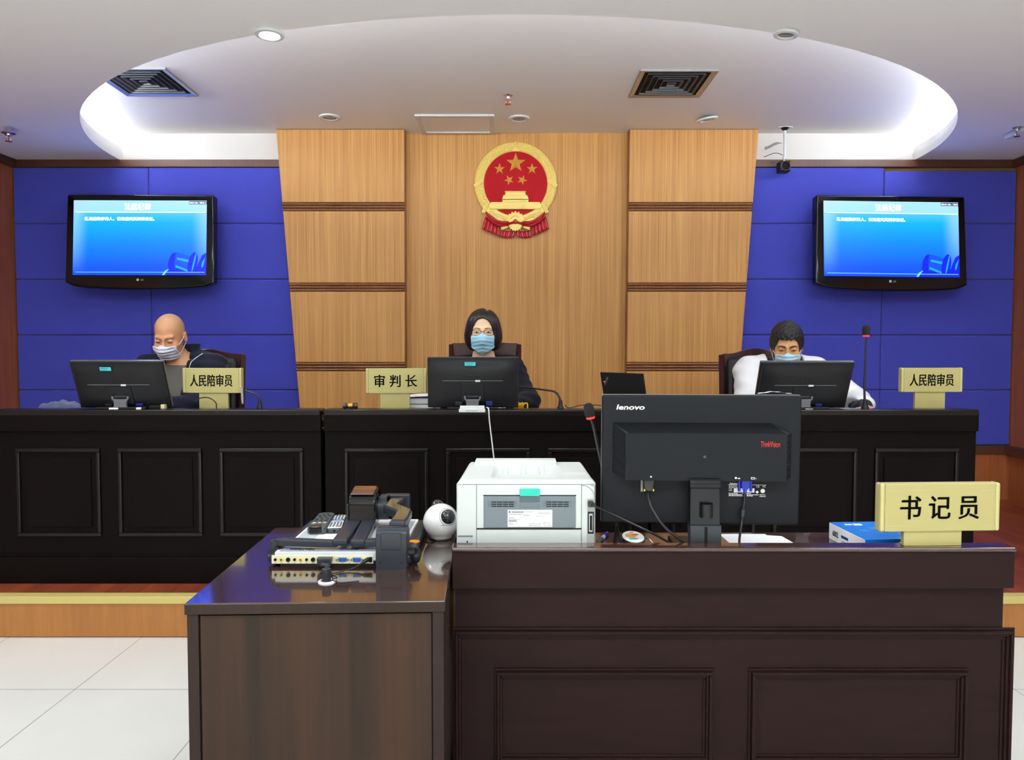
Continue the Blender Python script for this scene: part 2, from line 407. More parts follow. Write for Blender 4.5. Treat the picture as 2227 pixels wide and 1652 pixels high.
# ------------------------------------------------------------------ ceiling fixtures
def downlight(p, z, lit, label, r=.06, tilt=(0, 0, 0)):
    t = thing('downlight', label, 'ceiling light', (p[0], p[1], z), tilt, 'recessed ceiling downlights')
    G().lathe([(r*.62, -.004), (r*.7, -.012), (r*.95, -.010), (r, -.002), (r, .0), (r*.62, .0)], n=36, cap=False).build('ring', white_pl, t)
    lm = mat('lamp_lit', (1, .97, .95, 1), .5, emit=SPOT_E) if lit else mat('lamp_off', S(120, 118, 112), .2, coat=.5)
    G().lathe([(0.0001, -.006), (r*.35, -.0055), (r*.64, -.002)], n=30, cap=False).build('lens', lm, t)
    return t
p = W(591, 78, z=ZS); dlt = downlight(p+Vector((.0, -.03, 0)), ZS-.002, True, 'lit ceiling downlight at the rim of the oval recess', .065)
l = bpy.data.lights.new('downlight_beam', 'SPOT'); l.energy = 22; l.spot_size = math.radians(95); l.spot_blend = .6; l.shadow_soft_size = .05
lo = bpy.data.objects.new('downlight_beam', l); COL.objects.link(lo); lo.location = (p[0], p[1]-.03, ZS-.03)
p = W(1704, 78, z=ZS); downlight(p+Vector((0, -.03, 0)), ZS-.002, False, 'unlit downlight at the rim of the recess above the camera', .055, (.05, .12, 0))
for px, py, lab, tl in ((717, 253, 'unlit downlight in the recess above the left column', (0, 0, 0)), (1129, 255.5, 'unlit downlight in the recess above the emblem', (0, 0, 0)), (1538, 253.5, 'unlit downlight hanging askew above the right column', (.08, -.16, 0))):
    p = W(px, py, z=ZU); downlight(p, ZU-.002-(.012 if 'askew' in lab else 0), False, lab, .072, tl)
def air_vent(cx, py0, py1, pxs, label):
    ya, yb = W(cx, py0, z=ZU).y, W(cx, py1, z=ZU).y
    xa, xb = W(pxs[0], py1, z=ZU).x, W(pxs[1], py1, z=ZU).x
    w = (xb-xa); d = yb-ya
    w = d = (w+abs(d))/2
    t = thing('air_vent', label, 'air vent', ((xa+xb)/2, (ya+yb)/2, ZU), group='square ceiling air diffusers')
    fr = G()
    R = w/2
    def ring(g, r0, z0, r1, z1, th):
        for k in range(4):
            a = Matrix.Rotation(k*PI/2, 4, 'Z')
            P = [(-r0, -r0, z0), (r0, -r0, z0), (r1, -r1, z1), (-r1, -r1, z1)]
            Q = [(x*(1-th/r0), y*(1-th/r0), z) for x, y, z in P]
            V = [a @ Vector(p) for p in P+Q]
            g.raw(V, [(0, 1, 2, 3), (7, 6, 5, 4), (0, 4, 5, 1), (2, 6, 7, 3), (1, 5, 6, 2), (0, 3, 7, 4)])
    ring(fr, R, -.012, R-.028, -.006, .004); ring(fr, R, -.001, R, -.012, .002)
    fr.build('frame', silver, t, None)
    lv = G()
    for k in range(5):
        r = (R-.03)*(1-k/5.4)
        ring(lv, r-.026, .016-.018, r-.050 if k < 4 else r-.042, .03-.018, .003)
        ring(lv, r-.024, -.0105, r-.027, -.003, .002)
    lv.build('louvre', grey_md, t, None)
    G().b2((-R+.02, -R+.02, -.0005), (R-.02, R-.02, .0)).build('duct_opening', void_m, t)
    return t
air_vent(335, 150, 202, (262, 438), 'square air vent half hidden by the left curve of the recess')
air_vent(1463, 152, 207, (1362, 1526), 'square air vent in the recess left of the ceiling camera')
# access hatch
xa, xb = W(918, 289, z=ZU).x, W(1078, 289, z=ZU).x; ya, yb = W(990, 248, z=ZU).y, min(W(990, 288, z=ZU).y, YW-.015)
t = thing('access_hatch', 'square ceiling access hatch with white frame above the emblem', 'ceiling hatch', ((xa+xb)/2, (ya+yb)/2, ZU))
w, d = (xb-xa)/2, (yb-ya)/2
fr = G()
for s in (-1, 1):
    fr.b2((s*w-.02*s-.02, -d, -.014), (s*w-.02*s+.02, d, 0), .003); fr.b2((-w+.04, s*d-.02*s-.02, -.014), (w-.04, s*d-.02*s+.02, 0), .003)
fr.build('frame', white_pl, t); G().b2((-w+.04, -d+.04, -.006), (w-.04, d-.04, 0)).build('panel', paint_hi, t)
def sprinkler(p, label, flange=0., sc=1., bracket=False):
    t = thing('fire_sprinkler', label, 'fire sprinkler', p, group='pendent ceiling sprinklers')
    g = G()
    if flange: g.lathe([(.012, 0), (.016, -.004), (.016, -.03), (.034, -.034), (.04, -.042), (.022, -.048), (.02, -.056), (.012, -.06)], n=20)
    else: g.lathe([(.028, 0), (.028, -.003), (.013, -.006), (.012, -.02), (.009, -.024)], n=20)
    z0 = -.058 if flange else -.022
    g.build('fitting', chrome, t)
    f = G()
    for s in (-1, 1): f.tube([(s*.010, 0, z0), (s*.014, 0, z0-.012), (s*.011, 0, z0-.024), (0, 0, z0-.031)], .0025, 6)
    f.build('yoke_arms', chrome, t)
    G().cyl((0, 0, z0), (0, 0, z0-.028), .0028, n=8).build('glass_bulb', red_ink, t)
    G().lathe([(.0001, z0-.031), (.019, z0-.032), (.02, z0-.034), (.0001, z0-.0345)], n=16).build('deflector', chrome, t)
sprinkler(W(1105, 207, z=ZU), 'small fire sprinkler in the recess above the emblem')
sprinkler(W(18, 275, z=ZS), 'fire sprinkler with flange hanging near the left wall', 1)
sprinkler(W(2212, 277, z=ZS), 'fire sprinkler hanging beside the white strip fixture near the right wall')
t = thing('strip_fixture', 'slim white ceiling strip fixture at the right edge of the ceiling', 'ceiling fixture', W(2240, 276, z=ZS))
G().b2((-.06, -.16, -.035), (.12, .16, 0), .012).build('housing', white_pl, t)
# ceiling camera on a pole
pm = W(1707, 277, z=ZU); yc = pm.y
zc = W(1704, 362, yc).z
t = thing('ceiling_camera', 'black box camera hanging on a white pole from the recess', 'security camera', pm)
G().prism([(-.05, -.02), (0, -.032), (.05, -.02), (.05, .02), (0, .032), (-.05, .02)], -.004, 'z', 0).build('mount_plate', white_pl, t)
G().lathe([(.03, -.004), (.024, -.012), (.009, -.024)], n=20).build('mount_cone', black_pl, t)
zp = W(1706, 341, yc).z-ZU
G().cyl((0, 0, -.01), (0, 0, zp), .0105, n=16).build('pole', white_pl, t)
G().box((0, 0, zp-.01), (.022, .022, .02), .003).cyl((0, 0, zp), (-.004, 0, zc-ZU+.04), .006, n=10).build('swivel', white_pl, t)
cb = G().b2((-.042, -.03, zc-ZU-.042), (.036, .05, zc-ZU+.036), .010, 3).build('camera_body', black_pl, t)
ln = G().lathe([(.030, -.032), (.032, -.040), (.027, -.042), (.024, -.034), (.012, -.031), (.0001, -.030)], (-.003, 0, zc-ZU-.003), 28, 'y').build('lens', void_m, cb)
rg = G().lathe([(.0325, -.031), (.0325, -.0405), (.030, -.0415), (.030, -.031)], (-.003, 0, zc-ZU-.003), 28, 'y').build('lens_ring', grey_md, cb)
cc = G()
cc.tube(bez([(-.003, .03, zp+.02), (-.03, .04, zp+.035), (-.06, .06, zp+.04), (-.1, YW-yc-.006, zp+.035)], 8), .0025, 6)
cc.tube(bez([(-.02, .05, zc-ZU+.03), (-.045, .055, zc-ZU+.05), (-.08, YW-yc-.006, zc-ZU+.052)], 8), .002, 6)
cc.build('cable', grey_md, t)
tp = G().grid(9, 3, lambda u, v: (-.005-.115*u, .02+.05*u, zp+.10-.012*u+.010*math.sin(u*5)+(v-.5)*.022*(min(1, u*2.5)))).build('cable_tie_tape', mat('grey_tape', S(150, 150, 148), .6), t)
# ------------------------------------------------------------------ televisions
def ramp_emit(name, stops, axis, lo, hi, strength, edge=None):
    """glowing display picture: colours along one local axis (what the screen shows)"""
    m = bpy.data.materials.new(name); m.use_nodes = True; nt = m.node_tree; b = nt.nodes['Principled BSDF']
    b.inputs['Base Color'].default_value = (0, 0, 0, 1); b.inputs['Roughness'].default_value = .35
    tc = nt.nodes.new('ShaderNodeTexCoord'); sp = nt.nodes.new('ShaderNodeSeparateXYZ'); nt.links.new(tc.outputs['Object'], sp.inputs[0])
    mr = nt.nodes.new('ShaderNodeMapRange'); mr.inputs[1].default_value = lo; mr.inputs[2].default_value = hi
    nt.links.new(sp.outputs[axis], mr.inputs[0])
    r = nt.nodes.new('ShaderNodeValToRGB'); e = r.color_ramp.elements
    e[0].position, e[0].color = stops[0]; e[1].position, e[1].color = stops[-1]
    for p_, c_ in stops[1:-1]: q = e.new(p_); q.color = c_
    nt.links.new(mr.outputs[0], r.inputs[0]); out = r.outputs[0]
    if edge:
        x0, x1, ecol = edge
        ab = nt.nodes.new('ShaderNodeMath'); ab.operation = 'ABSOLUTE'; nt.links.new(sp.outputs[0], ab.inputs[0])
        m2 = nt.nodes.new('ShaderNodeMapRange'); m2.inputs[1].default_value = x0; m2.inputs[2].default_value = x1; m2.interpolation_type = 'SMOOTHSTEP'
        nt.links.new(ab.outputs[0], m2.inputs[0])
        m3 = nt.nodes.new('ShaderNodeMath'); m3.operation = 'MULTIPLY'; nt.links.new(m2.outputs[0], m3.inputs[0]); nt.links.new(mr.outputs[0], m3.inputs[1])
        mx = nt.nodes.new('ShaderNodeMix'); mx.data_type = 'RGBA'; nt.links.new(m3.outputs[0], mx.inputs['Factor']); nt.links.new(out, mx.inputs['A']); mx.inputs['B'].default_value = ecol; out = mx.outputs['Result']
    nt.links.new(out, b.inputs['Emission Color']); b.inputs['Emission Strength'].default_value = strength
    return m
TVM = {}
def television(label, c, w, h, rot, clock, shiny):
    t = thing('television', label, 'television', c, rot, 'flat televisions on the blue wall')
    W2, H2 = w/2, h/2
    pts = [(-W2, H2-.01), (-W2+.01, H2), (W2-.01, H2), (W2, H2-.01), (W2+.006, -H2+.012), (W2-.03, -H2-.004)]
    pts += [(W2*math.cos(a)*.94, -H2-.004-.032*math.sin(a)) for a in np.linspace(.25, PI-.25, 13)] + [(-W2+.03, -H2-.004), (-W2-.006, -H2+.012)]
    G().prism(pts, .075, 'y', -.035, .012, 3).build('bezel', black_gloss, t, 40)
    sw, x0 = w*.453, 0.0; s1, s0 = H2*.865, -H2*.80
    if 'body' not in TVM:
        TVM['body'] = ramp_emit('screen_blue', [(0, shown(0, 80, 240)), (.15, shown(0, 96, 255)), (.55, shown(0, 150, 255)), (.85, shown(0, 190, 255)), (1, shown(80, 210, 255))], 2, s0, s1-.085, TV_E, (sw*.76, sw, shown(150, 222, 255)))
        TVM['head'] = ramp_emit('screen_header', [(0, shown(205, 250, 255, 0)), (.1, shown(172, 240, 255, 0)), (1, shown(182, 242, 255, 0))], 2, s1-.085, s1, TV_E, (sw*.7, sw, shown(190, 230, 255, 0)))
        TVM['deep'] = mat('screen_gavel_blue', shown(0, 36, 235, 0), .4, emit=TV_E); TVM['mid'] = mat('screen_gavel_mid', shown(0, 84, 238, 0), .4, emit=TV_E)
        TVM['hi'] = mat('screen_gavel_light', shown(30, 165, 250, 0), .4, emit=TV_E); TVM['pale'] = mat('screen_pale_line', shown(125, 225, 255, 0), .4, emit=TV_E)
        TVM['txt'] = mat('screen_white', (1, 1, 1, 1), .4, emit=1.3); TVM['dk'] = mat('screen_navy', S(10, 40, 90), .4, emit=.6)
    ys = -.0362
    sc_ = G().poly([(-sw, ys, s0), (sw, ys, s0), (sw, ys, s1-.085), (-sw, ys, s1-.085)], [(0, 1, 2, 3)]).build('screen', TVM['body'], t, None)
    G().poly([(-sw, ys, s1-.085), (sw, ys, s1-.085), (sw, ys, s1), (-sw, ys, s1)], [(0, 1, 2, 3)]).build('screen_header', TVM['head'], sc_, None)
    y2 = ys-.0006
    text('法庭纪律', .052, TVM['txt'], sc_, face_cam(-.02, y2, s1-.045), 'title_lettering', fit=.185, dup=.0028)
    text('法庭纪律', .052, mat('screen_soft_shade', shown(120, 186, 214, 0), .4, emit=TV_E), sc_, face_cam(-.0175, y2+.0004, s1-.0475), 'title_shade', fit=.185, dup=.0028, ext=.0002)
    text('乱法庭秩序的人，依法追究其刑事责任。', .026, TVM['txt'], sc_, face_cam(-.145, y2, s1-.132), 'line_lettering', fit=.49, dup=.0014)
    G().b2((sw-.125, y2, s1-.026), (sw-.0, ys, s1-.004)).build('clock_box', TVM['dk'], sc_, None)
    text(clock, .013, TVM['txt'], sc_, face_cam(sw-.063, y2-.0005, s1-.016), 'clock_lettering', fit=.118)
    # the gavel picture
    def pic(pts, m, name, k):
        G().poly([(x, y2-.0003*k, z) for x, z in pts], [tuple(range(len(pts)))]).build(name, m, sc_, None)
    gx, gz = sw-.30, s0+.035
    el = lambda cx, cz, rx, rz, r, n=20: [(cx+rx*math.cos(a)*math.cos(r)-rz*math.sin(a)*math.sin(r), cz+rx*math.cos(a)*math.sin(r)+rz*math.sin(a)*math.cos(r)) for a in np.linspace(0, 2*PI, n, False)]
    pic([(sw-.31, s0), (sw-.295, s0), (sw-.27, s0+.035), (sw-.2, s0+.07), (sw-.24, s0+.06), (sw-.29, s0+.03)], TVM['pale'], 'gavel_picture', 1)
    pic([(sw-.29, s0), (sw, s0), (sw, s0+.07), (sw-.16, s0+.05), (sw-.26, s0+.04)], TVM['deep'], 'gavel_picture', 1)
    pic(el(sw-.235, s0+.095, .030, .068, -.25), TVM['deep'], 'gavel_picture', 2)
    pic([(sw-.215, s0+.165), (sw-.10, s0+.13), (sw-.125, s0+.02), (sw-.225, s0+.055)], TVM['mid'], 'gavel_picture', 3)
    pic([(sw-.205, s0+.125), (sw-.10, s0+.105), (sw-.10, s0+.085), (sw-.205, s0+.11)], TVM['hi'], 'gavel_picture', 4)
    pic([(sw-.215, s0+.072), (sw-.13, s0+.038), (sw-.13, s0+.024), (sw-.215, s0+.056)], TVM['hi'], 'gavel_picture', 4)
    pic(el(sw-.095, s0+.085, .032, .08, -.22), TVM['deep'], 'gavel_picture', 5)
    pic(el(sw-.085, s0+.09, .006, .07, -.22), TVM['hi'], 'gavel_picture', 6)
    pic([(sw, s0+.16), (sw-.03, s0+.14), (sw-.06, s0+.07), (sw-.055, s0+.02), (sw, s0+.02)], TVM['deep'], 'gavel_picture', 6)
    pic([(sw-.004, s0+.13), (sw-.03, s0+.09), (sw-.033, s0+.05), (sw-.022, s0+.06)], TVM['hi'], 'gavel_picture', 7)
    pic([(-sw+.02, s0+.018), (sw-.01, s0+.018), (sw-.01, s0+.022), (-sw+.02, s0+.022)], TVM['pale'], 'screen_line', 8)
    pic([(-sw+.02, s1-.088), (sw-.01, s1-.088), (sw-.01, s1-.084), (-sw+.02, s1-.084)], TVM['txt'], 'screen_line', 8)
    G().lathe([(.0001, 0), (.0095, 0), (.0095, -.001), (.0001, -.001)], (-.012, -.0355, -H2*.905), 20, 'y').build('maker_badge', mat('badge_grey', S(190, 190, 195), .4), t)
    text('LG', .012, mat('badge_grey', S(190, 190, 195), .4), t, face_cam(.018, -.0355, -H2*.905), 'maker_lettering', bold=.02)
    G().tube([(.41*w+.024*math.cos(a), -.034, -H2*.965-.007*math.sin(a)) for a in np.linspace(0.2, PI-.2, 9)], .0012, 5).build('power_light', silver, t)
    G().b2((-.2, .04, -.16), (.2, .062, .16), .004).build('rear_housing', black_pl, t)
    arm = G()
    for s in (-.12, .12): arm.b2((s-.015, .062, -.12), (s+.015, .09, .12))
    arm.b2((-.2, .085, -.05), (.2, .148, .05)).build('wall_mount', silver, t)
    return t
Yt = YW-.19
a, b = W(148, 424, Yt), W(467, 620, Yt)
television('television on the left blue wall panels above the bald man', ((a.x+b.x)/2+.006, Yt, (a.z+b.z)/2), b.x-a.x, a.z-b.z, (math.radians(-4), 0, math.radians(1)), '00:01:06 / 00:01:1', 1)
a, b = W(1772, 426, Yt), W(2093, 624, Yt)
# positive z-rotation turns the right-hand end away
television('television on the right blue wall panels beside the ceiling camera', ((a.x+b.x)/2, Yt, (a.z+b.z)/2), b.x-a.x, a.z-b.z, (math.radians(-5), math.radians(.6), math.radians(1.0)), '00:01:06 / 00:0', 0)

# ------------------------------------------------------------------ national emblem on the centre panel
EY = YW-.012
e0 = W(1000+835/6.883, 290+745/6.883, EY-.03); es = .00337*1.0/6.883
em = thing('wall_emblem', 'round red and gold relief emblem with five stars on the veneer panel', 'emblem', (e0.x, EY, e0.z))
gold = mat('emblem_gold', S(244, 220, 124), .38, metal=.12, bump=.05, bscale=300); gold2 = mat('emblem_star_gold', S(232, 190, 84), .35, metal=.15)
ered = mat('emblem_red', S(180, 20, 32), .6, spec=.15, bump=.03, bscale=60); ered2 = mat('emblem_drape_red', S(178, 22, 38), .28, coat=.4)
def q(x, y): return ((x-835)*es, (745-y)*es)
R1, R0 = 618*es, 478*es
G().lathe([(R0+.01, -.0), (R0+.01, -.016), (.0001, -.018)], n=72, axis='y').build('red_disc', ered, em, 60)
wr_ = G().lathe([(R1, 0), (R1, -.018), (R1-.006, -.026), (R0+.004, -.026), (R0-.002, -.016)], n=96, axis='y', cap=False)
rnd = random.Random(5)
for sgn in (-1, 1):
    for row, (rr, ln_, wd, tl) in enumerate(((588, .017, .006, .35), (552, .019, .007, -.1), (512, .016, .0085, -.55))):
        n = 24
        for k in range(n):
            a = math.radians(90-4)-(math.radians(128))*k/n
            x, z = sgn*rr*es*math.cos(a), rr*es*math.sin(a)
            th = math.atan2(math.cos(a), -math.sin(a)*sgn*1.0)
            d = Vector((sgn*-math.sin(a), 0, math.cos(a)))  # along the ring, upward
            ang = math.atan2(d.z, d.x)+tl*sgn+rnd.uniform(-.12, .12)
            wr_.ball((x, -.026, z), (ln_, .007, wd), 8, 6, (0, -ang, 0))
    for (px, py, ang) in (((285 if sgn < 0 else 1385), 745, .62), ((385 if sgn < 0 else 1275), 1110, 1.15)):
        x, z = q(px, py); an = ang if sgn < 0 else -ang
        wr_.box((x, -.028, z), (.082, .016, .026), .004, 2, (0, -an, 0)).box((x, -.031, z), (.082, .016, .006), .002, 1, (0, -an, 0))
x, z = q(837, 160)
wr_.prism([q(837, 200), q(780, 275), q(895, 275)], -.034, 'y', 0).box((x, -.026, z), (.006, .02, .036), .002)
wr_.build('wheat_wreath', gold, em, 40)
def star(px, py, r, rot):
    cx, cz = q(px, py); r *= es; V = [(cx, -.018-r*.42, cz)]; 
    for k in range(10):
        rr = r if k % 2 == 0 else r*.40; a = PI/2+rot+k*PI/5; V.append((cx+rr*math.cos(a), -.0165, cz+rr*math.sin(a)))
    G().raw(V, [(0, 1+k, 1+(k+1) % 10) for k in range(10)]).build('star', gold2, em, None)
for s_ in ((837, 440, 152, 0), (596, 527, 86, 0), (1080, 527, 86, 0), (738, 692, 82, .42), (932, 692, 82, -.42)): star(*s_)
gt = G()
def pl(pts, d0, d1, bev=.002): gt.prism([q(*p) for p in pts], -(d1-d0), 'y', -d0, bev, 1)
pl([(430, 1080), (470, 1022), (1195, 1022), (1232, 1080), (1205, 1130), (455, 1130)], .014, .03)
pl([(636, 1025), (636, 990), (1028, 990), (1028, 1025)], .014, .032)
pl([(632, 985), (650, 925), (1010, 925), (1030, 985)], .014, .040)
pl([(672, 928), (690, 868), (975, 868), (992, 928)], .014, .036)
pl([(672, 880), (680, 866), (985, 866), (992, 880)], .014, .042)
pl([(455, 1105), (1210, 1105), (1200, 1128), (465, 1128)], .014, .034)
for x_ in (675, 745, 828, 915, 985): gt.prism([q(x_-12, 1128), q(x_-12, 1085), q(x_, 1070), q(x_+12, 1085), q(x_+12, 1128)], -.038, 'y', 0)
for x_ in (708, 950): gt.prism([q(x_-7, 1128), q(x_-7, 1050), q(x_, 1040), q(x_+7, 1050), q(x_+7, 1128)], -.042, 'y', 0)
gt.build('gate_tower', gold, em, 30)
gr = G()
def gear(px, py, r, n, d):
    pts = []
    for k in range(n):
        for f, rr in ((-.28, .88), (-.22, 1.), (.22, 1.), (.28, .88)): a = (k+f)*2*PI/n; pts.append(q(px+r*rr*math.cos(a), py+r*rr*math.sin(a)))
    gr.prism(pts, -d, 'y', 0, .0015, 1)
gear(832, 1300, 140, 16, .034); gear(832, 1350, 110, 16, .040)
cx, cz = q(832, 1300); gr.lathe([(.043*.9, -.034), (.043, -.038), (.034, -.038), (.032, -.034)], (cx, 0, cz), 32, 'y', False)
for sgn in (-1, 1):
    for k, (xa, ya, xb, yb, w_) in enumerate(((455, 1150, 560, 1255, 60), (500, 1190, 720, 1280, 44), (620, 1420, 720, 1385, 46))):
        xa, xb = 835+sgn*(835-xa) if sgn > 0 else xa, 835+sgn*(835-xb) if sgn > 0 else xb
        p0, p1 = q(xa, ya), q(xb, yb); L_ = math.hypot(p1[0]-p0[0], p1[1]-p0[1]); an = math.atan2(p1[1]-p0[1], p1[0]-p0[0])
        for j in (-1, 0, 1):
            o_ = j*w_*es*.3; gr.box(((p0[0]+p1[0])/2-math.sin(an)*o_, -.026, (p0[1]+p1[1])/2+math.cos(an)*o_), (L_, .016, w_*es*.3), .002, 1, (0, -an, 0))
gr.build('gear_wheel', gold, em, 35)
dr = G()
for sgn in (-1, 1):
    def swag(u, v, sgn=sgn):
        x = 835+sgn*(4+430*u); top = np.interp(u, (0, .22, .45, .63, .82, 1), (1290, 1312, 1310, 1285, 1230, 1165)); low_ = np.interp(u, (0, .2, .4, .6, .75, .9, 1), (1348, 1370, 1390, 1392, 1366, 1318, 1262))
        y = top+(low_-top)*v
        X, Z = q(x, y); return (X, -.030-.012*math.sin(v*PI)-.004*math.sin(v*PI*5+u*3), Z)
    dr.grid(26, 16, swag)
    def pleat(u, v, sgn=sgn):
        x = 835+sgn*(450-205*u+(45*(1-u)+5)*v); y = 1240+145*u+(185-40*u)*v
        X, Z = q(x, y); return (X, -.014-.011*(.5+.5*math.sin(u*PI*9))-.010*v, Z)
    dr.grid(48, 6, pleat)
    def low(u, v, sgn=sgn):
        x = 835+sgn*(8+205*u+20*v); y = 1440+100*v-10*u*0+12*math.sin(u*PI)
        X, Z = q(x, y); return (X, -.012-.012*(.5+.5*math.sin(u*PI*6))-.004*v, Z)
    dr.grid(30, 5, low)
dr.ball((q(832, 1320)[0], -.044, q(832, 1320)[1]), (.011, .008, .016), 12, 8)
do = dr.build('red_drape', ered2, em, 60)
sm = do.modifiers.new('solid', 'SOLIDIFY'); sm.thickness = .006; sm.offset = 0

# ------------------------------------------------------------------ judges' bench: three units
YBF = 3.464; ZBT = 1.018; ZDK = .955; BW = 1.545
def bench_unit(label, x0):
    t = thing('bench_unit', label, 'bench', (x0, YBF, HP), group='judges bench units')
    H = ZBT-HP; D = .60
    f = G()
    f.b2((.004, .012, 0), (BW-.004, .032, H-.1))                       # front board
    f.build('front_board', bench_wood, t)
    b = G().b2((0, -.002, H-.104), (BW, .032, H-.012), .003).build('top_band', bench_wood, t)
    led = G().b2((0, -.004, H-.03), (BW, .10, H), .008, 3).build('ledge', bench_edge, t)
    G().b2((.02, .08, H-.10), (BW-.02, D, ZDK-HP), .004).build('desktop', bench_wood, t)
    for s, xa in ((0, .004), (1, BW-.028)): G().b2((xa, .032, 0), (xa+.024, D, H-.105)).build('side_board', bench_wood, t)
    G().b2((0, -.004, 0), (BW, .012, .128), .004).b2((.0, .006, .128), (BW, .012, .14), .002).build('plinth', bench_wood, t)
    for k in range(3):
        xa = .097+k*.482; xb = xa+.398; za, zb = .225, .647; m = G()
        for (lo, hi) in (((xa, -.0, zb-.018), (xb, .012, zb)), ((xa, -.0, za), (xb, .012, za+.018)), ((xa, -.0, za+.018), (xa+.018, .012, zb-.018)), ((xb-.018, -.0, za+.018), (xb, .012, zb-.018))):
            m.b2(lo, hi, .005, 2)
        pn = m.build('panel_moulding', bench_edge, t)
        G().b2((xa+.045, .006, za+.045), (xb-.045, .012, zb-.045), .004).build('raised_field', bench_wood, pn)
    return t
for lab, x0 in (('dark lacquered bench unit in front of the bald man', -2.449), ('dark lacquered bench unit in front of the woman with glasses', -.891), ('dark lacquered bench unit in front of the man in the white-sleeved jacket', .660)):
    bench_unit(lab, x0)

# ------------------------------------------------------------------ armchairs
def armchair(loc, rz, label, crest, H=1.165):
    t = thing('armchair', label, 'chair', loc, (0, 0, rz), 'rosewood armchairs behind the bench')
    w = .213
    for sx in (-1, 1):
        for yy in (-.22, .24): G().b2((sx*w-.022, yy-.022, 0), (sx*w+.022, yy+.022, .40), .006).build('leg', chairwood, t)
        a = G().tube(bez([(sx*w, .24, .66), (sx*(w+.01), 0, .655), (sx*(w+.01), -.24, .64)], 8), .022, 10); a.b2((sx*w-.018, -.24, .40), (sx*w+.018, -.204, .64), .006)
        a.build('armrest', chairwood, t)
    G().b2((-w, -.25, .36), (w, .26, .41), .01).build('seat_frame', chairwood, t)
    G().b2((-w+.03, -.245, .40), (w-.03, .22, .475), .03, 4).build('seat', leather, t)
    fr = G()
    for sx in (-1, 1): fr.tube([(sx*(w-.012), .235, .38), (sx*(w-.012), .26, .75), (sx*(w-.012), .31, H-.02)], .024, 4)
    n = 17; up = [(-w+.012+(2*w-.024)*k/(n-1)) for k in range(n)]
    cz = lambda x: H-.012+crest*(.5+.5*math.cos(PI*min(1, abs(x)/(w*.8))))
    pts = [(x, cz(x)) for x in up]+[(x, H-.1) for x in up[::-1]]
    fr.prism(pts, .036, 'y', .29, .004, 1)
    fr.build('back_frame', chairwood, t, 40)
    G(Matrix.Translation((0, .25, .78)) @ Matrix.Rotation(-.14, 4, 'X')).b2((-w+.03, -.02, -.29), (w-.03, .05, .29), .035, 4).build('backrest', leather, t)
    return t
armchair((W(451, 780, 4.5).x, 4.27, HP), math.radians(4), 'rosewood armchair with black leather back behind the bald man', .03, 1.10)
armchair((W(1054, 780, 4.5).x, 4.27, HP), 0, 'rosewood armchair with black leather back behind the woman with glasses', .012)
armchair((W(1641, 780, 4.5).x, 4.27, HP), math.radians(-6), 'rosewood armchair with black leather back behind the man in the white-sleeved jacket', .035, 1.10)
# ------------------------------------------------------------------ computer monitors on the bench
def bench_monitor():
    t = thing('computer_monitor', '-', 'monitor', (0, 0, 0), group='black monitors on the bench')
    w, h = .435, .242
    p = G().b2((-w/2, -.006, 0), (w/2, .016, h), .005, 3); p.b2((-w/2+.004, .0155, .004), (w/2-.004, .018, h-.004))
    # gently swelling rear shell
    def shell(u, v):
        x = (u-.5)*(w-.02); z = .012+v*(h-.02)
        k = max(0, 1-(abs(u-.5)*2)**4)*max(0, 1-(abs(v-.42)*1.9)**4)
        return (x, -.006-.020*k, z)
    p.grid(25, 19, shell)
    o = p.build('panel', black_pl, t, 50, fix=False)
    G().b2((-w/2-.0008, .0, -.0008), (w/2+.0008, .0165, h+.0008), .004, 3).build('bezel', mat('bezel_glint_grey', S(84, 88, 92), .22, coat=.3), o)  # grey paints the cove's glint on the black frame's top edge
    G().b2((-.145, -.0275, h*.535), (.145, -.024, h*.55), .001).build('rear_groove', grey_md, o)
    G().b2((-.055, -.030, .03), (.055, -.024, h*.50), .004).build('rear_cover', black_pl, o)
    text('PHILIPS', .013, mat('embossed_black', S(20, 21, 23), .4), o, face_cam(0, -.0262, h*.64), 'maker_lettering', bold=.012, fit=.072)
    G().b2((.012, -.0315, h*.525), (.036, -.0275, h*.56), .001).build('cable_clip', white_pl, o)
    G().b2((-.085, -.033, .012), (-.05, -.020, .032), .003).build('power_plug', cable_m, o)
    G().b2((.062, -.034, .012), (.094, -.020, .034), .003).build('video_plug', mat('socket_blue', S(24, 30, 110), .4), o)
    br = G()
    pts = [(-.036, 0), (.036, 0), (.029, .02), (.031, .038), (.041, .050), (.041, .062), (.032, .062), (.030, .048), (-.030, .048), (-.032, .062), (-.041, .062), (-.041, .050), (-.031, .038), (-.029, .02)]
    br.prism(pts, .016, 'y', -.066, .003, 2)
    br.build('stand_bracket', grey_md, t, 40)
    nk = G().b2((-.026, -.05, .0), (.026, .01, .02), .004); nk.cyl((-.028, -.05, .056), (.028, -.05, .056), .010, n=16); nk.b2((-.02, -.05, .02), (.02, -.035, .06), .004).build('stand_neck', black_pl, t)
    G().b2((-.12, -.070, -.0), (.12, .03, .010), .004).build('base', black_pl, t)
    return t
mon = bench_monitor()
sticker_m = mat('turquoise_sticker', S(70, 205, 215), .5)
